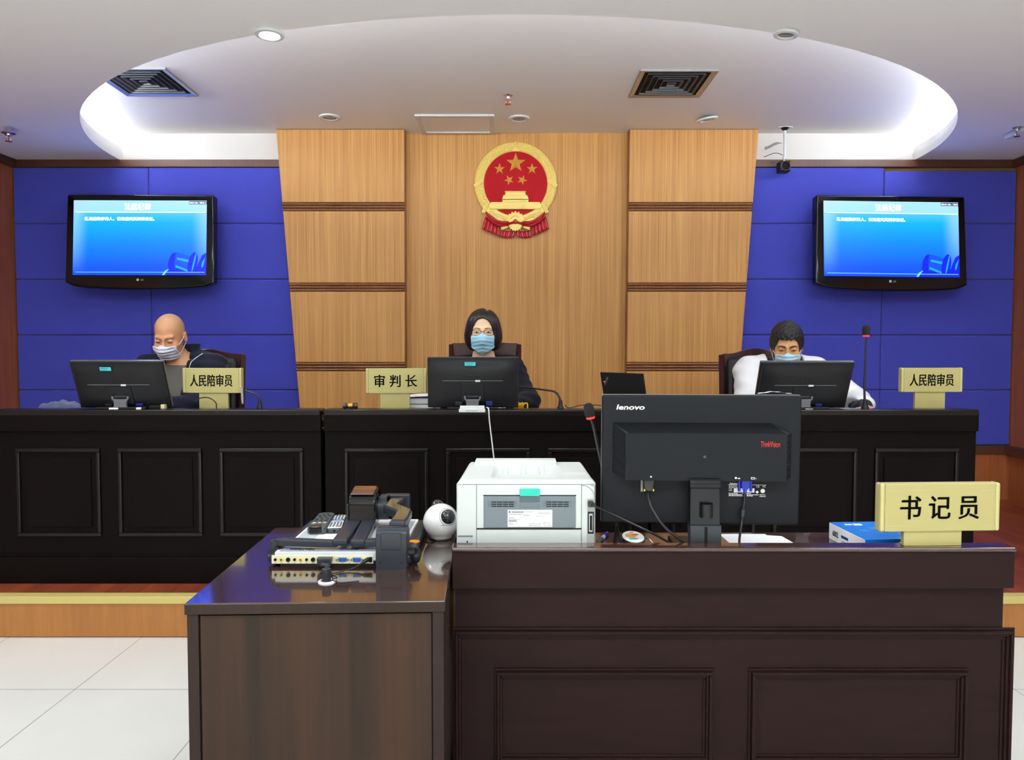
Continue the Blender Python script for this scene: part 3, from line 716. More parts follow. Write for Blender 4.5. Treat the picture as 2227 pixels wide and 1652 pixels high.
def place_monitor(root, px, y, rz, tilt, label, sticker):
    root['label'] = label; root.location = (W(px, 880, y).x, y, ZBT); root.rotation_euler = (0, 0, rz)
    o = [c for c in root.children if c.name.startswith('panel')][0]
    o.location = (0, .0, .004); o.rotation_euler = (tilt, 0, 0)
    if sticker:
        s = G().box((sticker, -.0245, .212), (.052, .002, .018), .0005, 1).build('sticker', sticker_m, o)
        g = G()
        for k, wd in enumerate((.022, .010)): g.b2((sticker-.022+k*.026, -.0262, .215), (sticker-.022+k*.026+wd, -.0254, .218))
        g.b2((sticker-.022, -.0262, .207), (sticker+.006, -.0254, .2085)).build('sticker_print', grey_ink, s)
m2, m3 = copy_tree(mon), copy_tree(mon)
place_monitor(mon, 1029, YBF+.075, 0, math.radians(4), 'black monitor seen from behind in front of the woman, turquoise sticker on its back', -.012)
place_monitor(m2, 276, YBF+.075, math.radians(1), math.radians(22), 'black monitor tipped back before the bald man, turquoise sticker on its back', -.045)
place_monitor(m3, 1738, YBF+.075, math.radians(-1), math.radians(24), 'black monitor without sticker in front of the man in the white-sleeved jacket', 0)

# ------------------------------------------------------------------ name plates
def name_plate(label, body, c, wh, post, rot, zfoot, tfit, th, thick=.03, bold=.012):
    """c = centre of the board, post = (x offset, width)"""
    t = thing('name_plate', label, 'name plate', (c[0], c[1], zfoot), rot, 'champagne name plates on stands')
    w, h = wh; zc = c[2]-zfoot
    bd = G().b2((-w/2+.012, -thick/2, zc-h/2), (w/2-.012, thick/2, zc+h/2), .003, 2).build('board', plate_m, t)
    for s in (-1, 1): G().b2((s*w/2-.012*(s > 0)-.001, -thick/2-.001, zc-h/2-.001), (s*w/2+.012*(s < 0)+.001, thick/2+.001, zc+h/2+.001), .006, 3).build('end_cap', plate_edge, t)
    e = G()
    for z_ in (zc+h*.36, zc-h*.38): e.b2((-w/2+.016, -thick/2-.0006, z_-.0007), (w/2-.016, -thick/2, z_+.0007))
    for s in (-1, 1): e.b2((s*(w/2-.017)-.0005, -thick/2-.0006, zc-h*.38), (s*(w/2-.017)+.0005, -thick/2, zc+h*.36))
    e.build('frame_line', plate_edge, bd)
    text(body, th, ink, bd, face_cam(-.004, -thick/2-.0004, zc), 'lettering', bold=.002, fit=tfit, dup=th*.035)
    G().b2((post[0]-post[1]/2, -.008, 0), (post[0]+post[1]/2, .008, zc-h/2+.01), .002).build('post', plate_m, t)
    G().b2((post[0]-post[1]/2+.002, -.0095, 0), (post[0]+post[1]/2-.002, .020, .003), .001).build('base', plate_m, t)
    return t
def plate_at(px0, px1, py0, py1, pp0, pp1, y, zfoot, body, tx0, tx1, ty0, ty1, rot, label, bold=.012):
    a, b = W(px0, py0, y), W(px1, py1, y); sc = (b.x-a.x)/(px1-px0); cx = (px0+px1)/2
    return name_plate(label, body, ((a.x+b.x)/2, y, (a.z+b.z)/2), (b.x-a.x, a.z-b.z), (((pp0+pp1)/2-cx)*sc, (pp1-pp0)*sc), rot, zfoot, (tx1-tx0)*sc, (ty1-ty0)*sc, bold=bold)
plate_at(398, 529, 800, 854, 433, 498, YBF+.16, ZDK, '人民陪审员', 415, 509, 815, 841, (0, 0, math.radians(-3)), 'gold name plate with five characters beside the bald man\'s monitor')
plate_at(797, 928, 800.5, 855, 827, 891, YBF+.16, ZDK, '审 判 长', 816, 908, 814, 841, (0, 0, math.radians(2)), 'gold name plate with three characters left of the woman\'s monitor')
plate_at(1956, 2091, 799.5, 852, 1988, 2055, YBF+.16, ZDK, '人民陪审员', 1977, 2074, 814, 840, (0, 0, math.radians(3)), 'gold name plate with five characters at the right end of the bench')

# ------------------------------------------------------------------ microphones
def gooseneck(label, pts, r0, r1, foot, head=None, headr=.012, tip=None):
    t = thing('microphone', label, 'microphone', pts[0], group='gooseneck microphones')
    P = [Vector(p)-Vector(pts[0]) for p in pts]
    B = bez(P, 10)
    G().tube(B, [r0+(r1-r0)*k/(len(B)-1) for k in range(len(B))], 10).build('gooseneck', cable_m, t)
    G().lathe([(foot*1.3, 0), (foot*1.3, .006), (foot, .012), (foot*.8, .026), (r0*1.2, .042)], n=20).build('foot', black_pl, t)
    if head:
        h = Vector(head)-Vector(pts[0]); d = (h-B[-1]).normalized(); q_ = Vector((0, 0, 1)).rotation_difference(d).to_matrix().to_4x4()
        L = (h-B[-1]).length; M = Matrix.Translation(B[-1]) @ q_
        G(M).lathe([(.0001, L), (headr*.55, L*.97), (headr*.92, L*.82), (headr, L*.55), (headr*.95, L*.25), (headr*.7, L*.10)], n=24).build('windscreen', mat('foam_black', S(26, 26, 30), .95, bump=.5, bscale=700), t)
        G(M).lathe([(headr*.72, L*.01), (headr*.8, L*.05), (headr*.86, L*.12), (headr*.7, L*.13)], n=24).build('ring_light', mat('red_ring', (1, .03, .02, 1), .4, emit=1.6), t)
    if tip:
        a_, b_ = Vector(tip[0])-Vector(pts[0]), Vector(tip[1])-Vector(pts[0])
        G().tube([a_, a_.lerp(b_, .75), b_], [.006, .0065, .004], 10).build('capsule', silver, t)
    return t
ym = YBF+.05
P_ = lambda px, py, y: tuple(W(px, py, y))
f = W(1884, 889, ym); gooseneck('upright microphone with black windscreen left of the right name plate', [(f.x-.006, ym, ZBT), P_(1880, 840, ym), P_(1882, 780, ym), P_(1883.5, 732, ym)], .006, .0035, .014, P_(1884, 707, ym), .018)
f = W(1219, 888, ym); gooseneck('bent gooseneck microphone right of the woman\'s monitor', [(f.x, ym, ZBT), P_(1218, 868, ym), P_(1207, 852, ym+.01), P_(1180, 847, ym+.06), P_(1130, 840, ym+.16)], .006, .004, .012)
f = W(565, 888, ym); gooseneck('bent gooseneck microphone right of the left name plate', [(f.x, ym, ZBT), P_(564, 868, ym), P_(558, 858, ym), P_(532, 848, ym-.01), P_(529, 847, ym-.015)], .005, .004, .011, tip=(P_(526, 842, ym-.02), P_(528, 878, ym-.02)))
f = W(471, 888, YBF+.07); t = thing('microphone_lead', 'thin black looped lead in front of the left name plate', 'cable', (f.x, YBF+.07, ZBT))
G().tube([Vector(p)-t.location for p in bez([(f.x, YBF+.07, ZBT), P_(469, 875, YBF+.07), P_(455, 865, YBF+.08), P_(437, 865, YBF+.09), P_(424, 872, YBF+.09)], 8)], .003, 8).build('lead', cable_m, t)

# ------------------------------------------------------------------ small things on the bench
def P3(px, py, y): return W(px, py, y)
# gavel
c = W(762, 882, YBF+.045); t = thing('gavel', 'small dark wooden gavel lying on the bench ledge', 'gavel', (c.x, YBF+.045, ZBT), (0, 0, .15))
G().lathe([(.0001, -.036), (.012, -.035), (.0145, -.028), (.0145, -.02), (.011, -.017), (.0125, -.012), (.0125, .012), (.011, .017), (.0145, .02), (.0145, .028), (.012, .035), (.0001, .036)], (0, 0, .0145), 24, 'x').build('head', wood('gavel_wood', S(70, 44, 34), S(50, 32, 26), .3, coat=.4), t)
G().lathe([(.0128, -.010), (.0131, -.010), (.0131, .010), (.0128, .010)], (0, 0, .0145), 24, 'x').build('band', brass, t)
G().tube([(0, .012, .0145), (.0, .05, .012), (.0, .14, -.0)], [.005, .006, .007], 10).build('handle', wood('gavel_wood', S(70, 44, 34), S(50, 32, 26)), t)
# stack of case papers
def papers(loc, w, d, n, seed, m=paper_m, lift=0.):
    r = random.Random(seed); g = G(); z = 0
    for k in range(n):
        th = .0035+r.random()*.004; j = r.uniform(-.008, .008); a = r.uniform(-.06, .06)
        g.box((j, r.uniform(-.01, .01), z+th/2), (w, d, th*.9), .0008, 1, (0, 0, a)); z += th
    return g, z
c = W(914, 880, YBF+.3); t = thing('paper_stack', 'uneven stack of white case papers left of the woman\'s monitor', 'papers', (c.x-.004, YBF+.335, ZDK))
g, zt = papers(None, .185, .27, 17, 3); g.build('sheets', paper_m, t)
G().grid(12, 6, lambda u, v: (-.092+.184*u, -.135+.27*v, zt+.001+.022*u**2+.004*math.sin(u*5))).build('curled_sheet', paper_m, t)
G().b2((-.088, -.1415, zt*.55), (-.052, -.138, zt*.72)).build('red_tab', mat('red_tab', S(210, 90, 95), .6), t)
# laptop
c = W(1352, 870, YBF+.30); t = thing('laptop', 'open black laptop seen from behind between the woman and the right column', 'laptop', (c.x+.03, YBF+.33, ZDK), (0, 0, math.radians(-54)))
G().b2((-.155, 0, 0), (.155, .22, .016), .004).build('base', black_pl, t)
lid = G(Matrix.Translation((0, .004, .016)) @ Matrix.Rotation(math.radians(12), 4, 'X')).b2((-.155, -.004, 0), (.155, .004, .215), .003, 2).build('lid', black_m, t)
ML = Matrix.Translation((0, .004, .016)) @ Matrix.Rotation(math.radians(12), 4, 'X')
G(ML @ Matrix.Translation((-.115, -.0045, .17)) @ Matrix.Rotation(-.9, 4, 'Y')).b2((-.026, -.0006, -.006), (.026, .0, .006)).build('maker_badge', silver, lid)
G(ML @ Matrix.Translation((-.13, -.0052, .165))).ball((0, 0, 0), (.004, .001, .004), 10, 6).build('badge_light', mat('led_red', (1, .05, .08, 1), .4, emit=2), lid)
# folded jacket
c = W(138, 890, YBF+.25); t = thing('folded_garment', 'folded blue grey garment lying on the bench at the far left', 'clothing', (c.x-.02, YBF+.26, ZDK))
def cloth(u, v):
    a = u*2-1; b = v*2-1; e = max(0, 1-a**4)*max(0, 1-b**4)
    return (a*.10, b*.08, .0+e**.45*(.082+.006*math.sin(a*6+1)*math.cos(b*3)+.004*math.sin(a*13+b*4)))
G().grid(40, 30, cloth).build('cloth', mat('blue_grey_cloth', S(66, 74, 108), .9, sheen=.3, bump=.2, bscale=500), t, 60, fix=False)
# papers under the left monitor, notepad block under the middle one
def sheets(name, label, px0, px1, y, zb, th, d, m=paper_m, rz=0., cat='papers'):
    a, b = W(px0, 888, y), W(px1, 888, y); t = thing(name, label, cat, ((a.x+b.x)/2, y, zb), (0, 0, rz))
    w = b.x-a.x
    G().b2((-w/2, -d/2, 0), (w/2, d/2, th), .0012, 1).build('sheet', m, t); return t
sheets('notepad', 'white notepad under the bald man\'s monitor stand, at its left', 240, 259, YBF+.012, ZBT, .008, .028)
sheets('card_box', 'small white card box under the bald man\'s monitor stand, at its right', 299, 309, YBF+.012, ZBT, .009, .028)
a = W(1027, 889, YBF); t = thing('tissue_box', 'flat white box against the foot of the woman\'s monitor', 'box', (a.x, YBF-.008, ZBT-.012))
G().b2((-.062, -.012, 0), (.062, .003, .016), .002).b2((-.058, .003, .0125), (.058, .016, .03), .002).build('carton', white_pl, t)
G().b2((-.03, -.0128, .007), (.03, -.012, .0085)).build('slot', grey_ink, t)
a = W(341, 884, YBF+.045); t = thing('junction_box', 'small black box with a pale switch beside the bald man\'s monitor', 'box', (a.x, YBF+.06, ZBT))
G().b2((-.035, -.02, 0), (.02, .02, .016), .002).build('case', black_pl, t); G().b2((.02, -.02, 0), (.038, .01, .02), .002).build('switch', mat('pale_switch', S(206, 200, 150), .5), t)
# yellow ribbon by her sleeve
c = W(1133, 882, YBF+.13); t = thing('yellow_ribbon', 'crumpled yellow ribbon next to the woman\'s sleeve', 'ribbon', (c.x, YBF+.14, ZDK))
yl = mat('yellow_cloth', S(240, 190, 20), .6)
G().grid(14, 8, lambda u, v: (-.03+.05*u+.008*math.sin(v*6), -.01+.03*math.sin(u*4), .10*v-.02*u*v+.006*math.sin(u*9))).build('ribbon_loop', yl, t, 60, fix=False)
G().tube(bez([(-.02, -.005, .07), (.01, -.012, .078), (.03, -.01, .082), (.032, -.01, .05)], 6), .0035, 8).build('ribbon_tail', yl, t)
# white cable over the bench front and black lead right of the microphone
a = W(1063, 893, YBF-.008); t = thing('white_cable', 'thin white cable hanging down the front of the woman\'s bench unit', 'cable', (a.x, YBF-.01, ZBT))
pts = [P3(1054, 889, YBF+.03), P3(1058, 886, YBF+.012), P3(1062.5, 889, YBF-.009), P3(1064, 910, YBF-.012), P3(1068, 945, YBF-.014), P3(1071, 970, YBF-.016), P3(1076, 1010, YBF-.02), P3(1086, 1080, YBF-.03), (P3(1090, 1100, YBF).x, YBF-.05, .40), (P3(1090, 1100, YBF).x+.02, YBF-.09, HP+.004)]
G().tube([Vector(p)-t.location for p in bez(pts, 6)], .0033, 8).build('cord', white_pl, t)
a = W(1228, 887, YBF+.05); t = thing('black_lead', 'short black lead curling on the ledge right of the woman\'s microphone', 'cable', (a.x, YBF+.05, ZBT))
pts = [P3(1228, 880, YBF+.05), P3(1236, 886, YBF+.05), P3(1248, 884.5, YBF+.06), P3(1262, 881, YBF+.07), P3(1290, 880, YBF+.09), P3(1312, 882, YBF+.1)]
G().tube([Vector(p)-t.location for p in bez(pts, 6)], .0028, 6).build('cord', cable_m, t)
a = W(1100, 886, YBF+.08); t = thing('thin_lead', 'thin arched lead between the woman\'s monitor and her sleeve', 'cable', (a.x, YBF+.07, ZBT))
pts = [P3(1088, 889, YBF+.075), P3(1098, 883, YBF+.075), P3(1110, 880, YBF+.08), P3(1124, 887.5, YBF+.075)]
G().tube([Vector(p)-t.location for p in bez(pts, 6)], .002, 6).build('cord', grey_md, t)
# papers by the right man's hand, white sheets on the ledge under his monitor
a = W(1835, 886, YBF+.16); t = thing('open_papers', 'loose white papers by the hand of the man in the white-sleeved jacket', 'papers', (a.x, YBF+.18, ZDK))
G().grid(10, 6, lambda u, v: (-.05+.11*u, -.06+.12*v, .088*(1-u)**1.5+.002)).build('raised_sheet', paper_m, t, 60, fix=False); G().b2((-.06, -.07, 0), (.09, .09, .045), .001).build('sheet_pile', paper_m, t)
sheets('note_slip', 'small white slip under the monitor of the man in the white-sleeved jacket', 1749, 1766, YBF+.02, ZBT, .007, .03)
# ------------------------------------------------------------------ clerk's desk
ZL, ZC, ZTB = .770, .722, .720
YD0, YD1 = 1.955, 2.31
XD0, XD1 = W(983, 1190, z=ZL).x, W(2214, 1192, z=ZL).x
t = thing('clerk_desk', 'dark mahogany desk with raised front and moulded panels carrying the printer', 'desk', (XD0, YD0, 0))
DW = XD1-XD0
G().b2((0, 0, ZL-.112), (DW, .045, ZL-.008), .002).build('top_band', clerk_wood, t)
G().b2((-.002, -.006, ZL-.012), (DW+.002, .052, ZL), .0055, 3).build('ledge', mat('mahogany_edge', S(66, 42, 38), .16, coat=.8), t)
G().b2((.012, .045, ZC-.03), (DW-.012, YD1-YD0, ZC), .003).build('desktop', wood('mahogany_desktop', S(76, 48, 42), S(62, 40, 36), .16, coat=.8, scl=(6, 60, 60)), t)
fp = G().b2((.006, .024, .0), (DW-.012, .05, ZL-.11), .001).build('front_panel', clerk_wood, t)
for xa in (.006, DW-.036): G().b2((xa, .05, 0), (xa+.024, YD1-YD0-.01, ZC-.03)).build('side_panel', clerk_wood, t)
def moulding(x0, x1, z0, z1, w, name):
    g = G(); n = 4
    for k in range(n):
        a = w*k/n; b = w*(k+1)/n; d = (.006, .016, .010, .004)[k]; yy = .024
        for lo, hi in (((x0+a, yy-d, z1-b), (x1-a, yy, z1-a)), ((x0+a, yy-d, z0+a), (x1-a, yy, z0+b)), ((x0+a, yy-d, z0+b), (x0+b, yy, z1-b)), ((x1-b, yy-d, z0+b), (x1-a, yy, z1-b))):
            g.b2(lo, hi, .0022, 2)
    return g.build(name, clerk_wood, t)
zP = lambda py: W(1500, py, YD0+.02).z
xP = lambda px: W(px, 1500, YD0+.02).x-XD0
moulding(xP(984)-.0, xP(2203), .02, zP(1364), .032, 'frame_moulding')
moulding(xP(1075), xP(1553), .16, zP(1453), .030, 'panel_moulding')
moulding(xP(1628), xP(2106), .16, zP(1453), .030, 'panel_moulding')

# ------------------------------------------------------------------ side table
ta, tb_, tc_ = W(400, 1312.5, z=ZTB), W(966, 1308.5, z=ZTB), W(590, 1147, z=ZTB)
rz = math.radians(1.9); TW, TD = (tb_-ta).length+.002, .722
tbl = thing('side_table', 'glossy dark brown side table with brown grained front panel', 'table', (ta.x, ta.y, 0), (0, 0, rz))
G().b2((0, 0, ZTB-.026), (TW, TD, ZTB), .003, 3).build('table_top', table_top_m, tbl)
G().b2((.001, -.0012, ZTB-.0255), (TW-.001, .001, ZTB-.003), .0006, 1).build('edge_band', stile_wood, tbl)
for xa, nm in ((.004, 'post'), (TW-.030, 'post')): G().b2((xa, .004, 0), (xa+.026, .03, ZTB-.027), .0015).build(nm, stile_wood, tbl)
G().b2((.0325, .008, 0.0), (TW-.0325, .026, ZTB-.031), .0015).build('front_panel', table_side, tbl)
G().b2((.02, .012, .0), (TW-.02, .024, ZTB-.027)).build('backing', void_m, tbl)
for xa in (.004, TW-.024): G().b2((xa, .03, 0), (xa+.02, TD-.005, ZTB-.027)).build('side_panel', stile_wood, tbl)
gp = W(711, 1265, z=ZTB)
gro = thing('cable_grommet', 'white ring grommet set in the side table top', 'grommet', (gp.x, gp.y, ZTB))
G().lathe([(.0145, .0005), (.0145, .004), (.018, .0048), (.0215, .003), (.022, .0)], n=36, cap=False).build('ring', white_gl, gro)
G().lathe([(.0001, .0006), (.0146, .0006)], n=24, cap=False).build('hole', void_m, gro)

# ------------------------------------------------------------------ document camera
DX0, DX1, DY0, DY1 = -.652, -.268, 1.945, 2.35
dc = thing('document_camera', 'black and white document camera with folded arms on the side table', 'document camera', ((DX0+DX1)/2, DY0, ZTB))
ox = (DX0+DX1)/2; w2 = (DX1-DX0)/2; dd = DY1-DY0
lx = lambda X: X-ox
b = G().b2((-w2, .0, .004), (w2, dd, .034), .012, 4); b.b2((-w2+.03, .01, 0), (w2-.03, dd-.03, .006))
base = b.build('base', dark_pl, dc)
g = G()
for s in (-1, 1): g.cyl((s*(w2-.012), .02, .026), (s*(w2-.012), .075, .026), .021, n=20)
for s in (-1, 1): g.cyl((s*(w2+.001), .03, .02), (s*(w2+.006), .03, .02), .013, n=16)
g.build('corner_roller', dark_pl, base)
G().b2((-w2+.018, .0-.002, .0165), (w2-.075, .03, .041), .003).build('rear_cover', white_pl, base)
st = G()
sheet = [(-w2+.03, .03), (w2-.03, .03), (w2-.03, dd-.03), (-w2+.03, dd-.03)]
G().prism(sheet, .007, 'z', .034).build('stage', paper_m, base)
stripm = mat('stage_print', S(176, 182, 190), .7, var=.25, vscale=60)
for s in (-1, 1):
    G().b2((s*(w2-.062)-.026, .10, .041), (s*(w2-.062)+.026, dd-.045, .0416)).build('printed_strip', stripm, base)
G().b2((-w2+.03, .0, .0411), (w2-.08, .085, .0425), .001).build('film_strip', mat('silver_film', S(186, 196, 206), .25, metal=.3, bump=.6, bscale=45), base)
text('HiteVision', .020, mat('dark_lettering', S(40, 42, 50), .6), base, Matrix.Translation((-.105, .016, .0427)) @ Matrix.Rotation(PI, 4, 'Z'), 'maker_lettering', bold=.01, fit=.066)
text('鸿合科技', .014, mat('dark_lettering', S(40, 42, 50), .6), base, Matrix.Translation((.022, .018, .0427)) @ Matrix.Rotation(PI, 4, 'Z'), 'maker_lettering', bold=.008, fit=.052)
G().poly([(.052, .012, .0428), (.064, .018, .0428), (.055, .024, .0428)], [(0, 1, 2)]).build('red_badge', red_ink, base)
# connector panel
io = G().b2((lx(W(592, 1224, DY0).x), -.004, .010), (lx(W(812, 1224, DY0).x), .003, .0305)).build('connector_panel', mat('cream_panel', S(232, 226, 190), .5), dc)
zc = .021
def px2x(p): return lx(W(p, 1224, DY0).x)
g = G(); gy = G(); gk = G()
for p_, k in ((600, 0), (613, 1), (628, 2), (642, 0), (655, 1), (668, 0), (682, 2), (695, 0)):
    r = (.0036, .0042, .0056)[k]
    (gy if k == 1 else g).lathe([(r, 0), (r, -.003), (r*.45, -.003), (r*.4, -.0005), (.0001, -.0005)], (px2x(p_), -.004, zc), 20, 'y')
    if k == 1: gk.lathe([(.0017, -.002), (.0017, -.0045), (.0001, -.0045)], (px2x(p_), -.004, zc), 12, 'y')
g.build('audio_socket', black_pl, io); gy.build('video_socket', mat('yellow_rca', S(222, 196, 40), .4), io); gk.build('socket_hole', void_m, io)
for p_ in (746, 777):
    x = px2x(p_); v = G().prism([(x-.0105, zc+.0045), (x+.0105, zc+.0045), (x+.0085, zc-.0045), (x-.0085, zc-.0045)], -.004, 'y', -.004, .001).build('screen_socket', mat('vga_blue', S(28, 92, 190), .45), io)
    G().prism([(x-.0118, zc+.0058), (x+.0118, zc+.0058), (x+.0095, zc-.0057), (x-.0095, zc-.0057)], -.001, 'y', -.004, .001).build('socket_shell', silver, v)
    for s in (-1, 1): G().cyl((x+s*.0145, -.004, zc), (x+s*.0145, -.0075, zc), .003, n=10).build('screw_post', silver, v)
G().b2((px2x(803), -.0065, zc-.007), (px2x(810.5), -.004, zc+.007), .001).build('power_switch', black_pl, io)
lg = G()
for k, p_ in enumerate((600, 613, 628, 642, 655, 668, 682, 746, 761, 777, 790)): lg.b2((px2x(p_)-.0026, -.0044, .0115), (px2x(p_)+.0026, -.004, .0122))
lg.build('socket_legend', grey_ink, io)
# lamp arms: an L-shaped bar each, folded over the stage
def arm(pts, r, flat, name, m, parent=dc):
    P = [Vector(p) for p in pts]; g = G()
    n = len(P); L, R = [], []
    for i, p in enumerate(P):
        t0 = (P[i]-P[i-1]).normalized() if i else (P[1]-P[0]).normalized(); t1 = (P[i+1]-P[i]).normalized() if i < n-1 else t0
        d = (t0+t1).normalized(); nrm = Vector((-d.y, d.x, 0)).normalized(); k = 1/max(.5, nrm.dot(Vector((-t1.y, t1.x, 0)).normalized()))
        L.append(p+nrm*r*k); R.append(p-nrm*r*k)
    V = [q_+Vector((0, 0, dz)) for dz in (flat/2, -flat/2) for q_ in L+R[::-1]]
    m_ = 2*n; F = [tuple(range(m_)), tuple(range(2*m_-1, m_-1, -1))]+[(i, i+m_, (i+1) % m_+m_, (i+1) % m_) for i in range(m_)]
    g.raw(V, F); bmesh.ops.recalc_face_normals(g.bm, faces=g.bm.faces[:])
    es = [e for e in g.bm.edges if abs((e.verts[0].co-e.verts[1].co).z) < flat*.9]
    bmesh.ops.bevel(g.bm, geom=g.bm.edges[:], offset=min(r, flat)*.28, segments=3, affect='EDGES', profile=.5)
    bmesh.ops.triangulate(g.bm, faces=[f for f in g.bm.faces if len(f.verts) > 4])
    return g.build(name, m, parent, 40)
az = .064
LA = arm([(-w2+.010, .045, .056), (-w2+.03, .030, .060), (lx(-.470), .018, az-.006)], .012, .018, 'lamp_arm', dark_pl)
arm([(lx(-.462), .004, az), (lx(-.462), .03, az), (lx(-.474), .32, az+.004)], .0205, .018, 'lamp_head', dark_pl, LA)
RA = arm([(lx(-.43), .018, az-.006), (lx(-.33), .026, .062), (lx(-.30), .04, .058)], .012, .018, 'lamp_arm', dark_pl)
arm([(lx(-.414), .006, az-.002), (lx(-.414), .035, az-.002), (lx(-.432), .30, az+.002)], .0205, .018, 'lamp_head', dark_pl, RA)
g = G().cyl((-w2+.008, .045, .02), (-w2+.008, .045, .06), .016, n=20); g.build('lamp_pivot', dark_pl, LA)
# hinge block at the near right corner
hx0, hx1 = px2x(820), px2x(887)
hb = G().prism([(-.022, 0), (-.022, .088), (-.016, .101), (-.004, .107), (.020, .107), (.036, .098), (.042, .08), (.042, 0)], hx1-hx0, 'x', hx0, .003, 2).build('hinge_block', dark_pl, dc, 40)
G().b2((hx0+.013, -.0245, .050), (hx1-.013, .02, .097), .004).build('hinge_cover', dark_pl, hb)
G().cyl((hx0+.013, .012, .088), (hx1-.013, .012, .088), .0215, n=24).build('hinge_barrel', dark_pl, hb)
g = G()
for x in (hx0+.012, hx1-.015): g.lathe([(.0025, -.0222), (.0025, -.0226), (.0001, -.0226)], (x, 0, .018), 12, 'y')
g.build('screw_hole', void_m, hb)
kn = G().cyl((hx1, .02, .03), (hx1+.018, .02, .03), .017, n=18).cyl((hx1+.018, .02, .03), (hx1+.03, .018, .034), .012, n=14).ball((hx1+.022, .0, .024), (.012, .010, .014), 14, 8)
kn.build('lock_knob', black_pl, hb)
# zig-zag camera arm
cz_ = .108
CA = arm([(lx(-.309), .010, cz_), (lx(-.305), .06, cz_), (lx(-.309), .15, cz_), (lx(-.362), .225, cz_), (lx(-.352), .33, cz_)], .0215, .026, 'camera_arm', dark_pl)
cp = mat('arm_reflection_brown', S(74, 64, 54), .22, coat=.6)  # brown paints a reflection on top of the dark arm
arm([(lx(-.309), .024, cz_+.013), (lx(-.306), .06, cz_+.013), (lx(-.309), .148, cz_+.013), (lx(-.362), .223, cz_+.013), (lx(-.353), .312, cz_+.013)], .0175, .004, 'arm_reflection', cp, CA)
G().b2((lx(-.395), .322, cz_-.03), (lx(-.318), .352, cz_+.022), .005, 3).build('end_bracket', dark_pl, CA)
G().cyl((lx(-.405), .285, cz_-.01), (lx(-.378), .285, cz_-.01), .036, n=28).b2((lx(-.405), .26, cz_-.01), (lx(-.378), .31, cz_+.028), .004).build('head_joint', dark_pl, CA)
prof = [(.215, .050), (.235, .048), (.30, .055), (.335, .075), (.335, .125), (.325, .152), (.29, .160), (.245, .148), (.228, .135), (.222, .112), (.226, .092)]
ch = G().prism(prof, .082, 'x', lx(-.488), .006, 3).build('camera_head', black_gloss, CA, 40)
G().prism([(.236, .1475), (.246, .152), (.292, .1635), (.318, .1575), (.318, .1545), (.29, .160), (.245, .148)], .066, 'x', lx(-.480)).build('head_reflection', mat('head_reflection_brown', S(92, 52, 30), .06, coat=1.0), ch)  # added top plate, its brown paints the wood reflected in the black head
G().cyl((lx(-.447), .262, .046), (lx(-.447), .262, .052), .022, n=24).build('lens', black_gloss, ch)
G().b2((lx(-.492), .222, .045), (lx(-.486), .30, .12), .002).build('side_flap', dark_pl, ch)
G().cyl((lx(-.276), .10, .0415), (lx(-.276), .10, .043), .017, n=28).build('orange_sticker', mat('orange_sticker', S(245, 150, 30), .5), base)
# cables of the document camera into the grommet
x = W(710, 1223, DY0).x
vc = thing('video_cable', 'thick black video cable from the document camera into the table grommet', 'cable', (x, DY0, ZTB))
G().prism([(-.019, .030), (.019, .030), (.017, .014), (.007, .009), (-.007, .009), (-.017, .014)], -.026, 'y', -.005, .003, 2).build('plug', dark_pl, vc)
gx, gy_ = gp.x-x, gp.y-DY0
cab = bez([(0, -.03, .018), (0, -.045, .022), (.0, -.062, .02), (gx-.001, gy_+.012, .035), (gx-.001, gy_-.002, .028), (gx-.001, gy_-.002, .004)], 8)
G().tube([(0, -.028, .017), (0, -.045, .019), (gx-.001, gy_+.02, .036), (gx-.001, gy_, .034), (gx-.001, gy_-.001, .003)], [.006, .0048, .0048, .0048, .0048], 10).build('cord', dark_pl, vc)
G().lathe([(.006, .036), (.0105, .034), (.0112, .031), (.0112, .004), (.010, .002)], (gx-.001, gy_-.001, 0), 22).build('ferrite_bead', dark_pl, vc)
x2 = W(797, 1219, DY0).x
pc = thing('power_lead', 'thin black power lead from the document camera to the table grommet', 'cable', (x2, DY0, ZTB))
G().tube([(.006, -.004, .022), (-.002, -.014, .019), (-.012, -.022, .014)], [.0058, .0055, .0026], 10).build('plug', cable_m, pc)
gx2, gy2 = gp.x-x2, gp.y-DY0
G().tube(bez([(-.010, -.021, .0145), (-.03, -.035, .006), (-.055, -.05, .003), (-.075, -.075, .0035), (gx2+.022, gy2+.016, .006), (gx2+.012, gy2+.004, .007)], 8), .0016, 8).build('cord', cable_m, pc)
G().tube(bez([(gx2+.014, gy2-.003, .0065), (gx2+.03, gy2-.012, .003), (gx2+.045, gy2-.010, .0018), (gx2+.062, gy2-.004, .0018), (gx2+.08, gy2+.002, .0018)], 6), .0014, 6).build('cord', cable_m, pc)

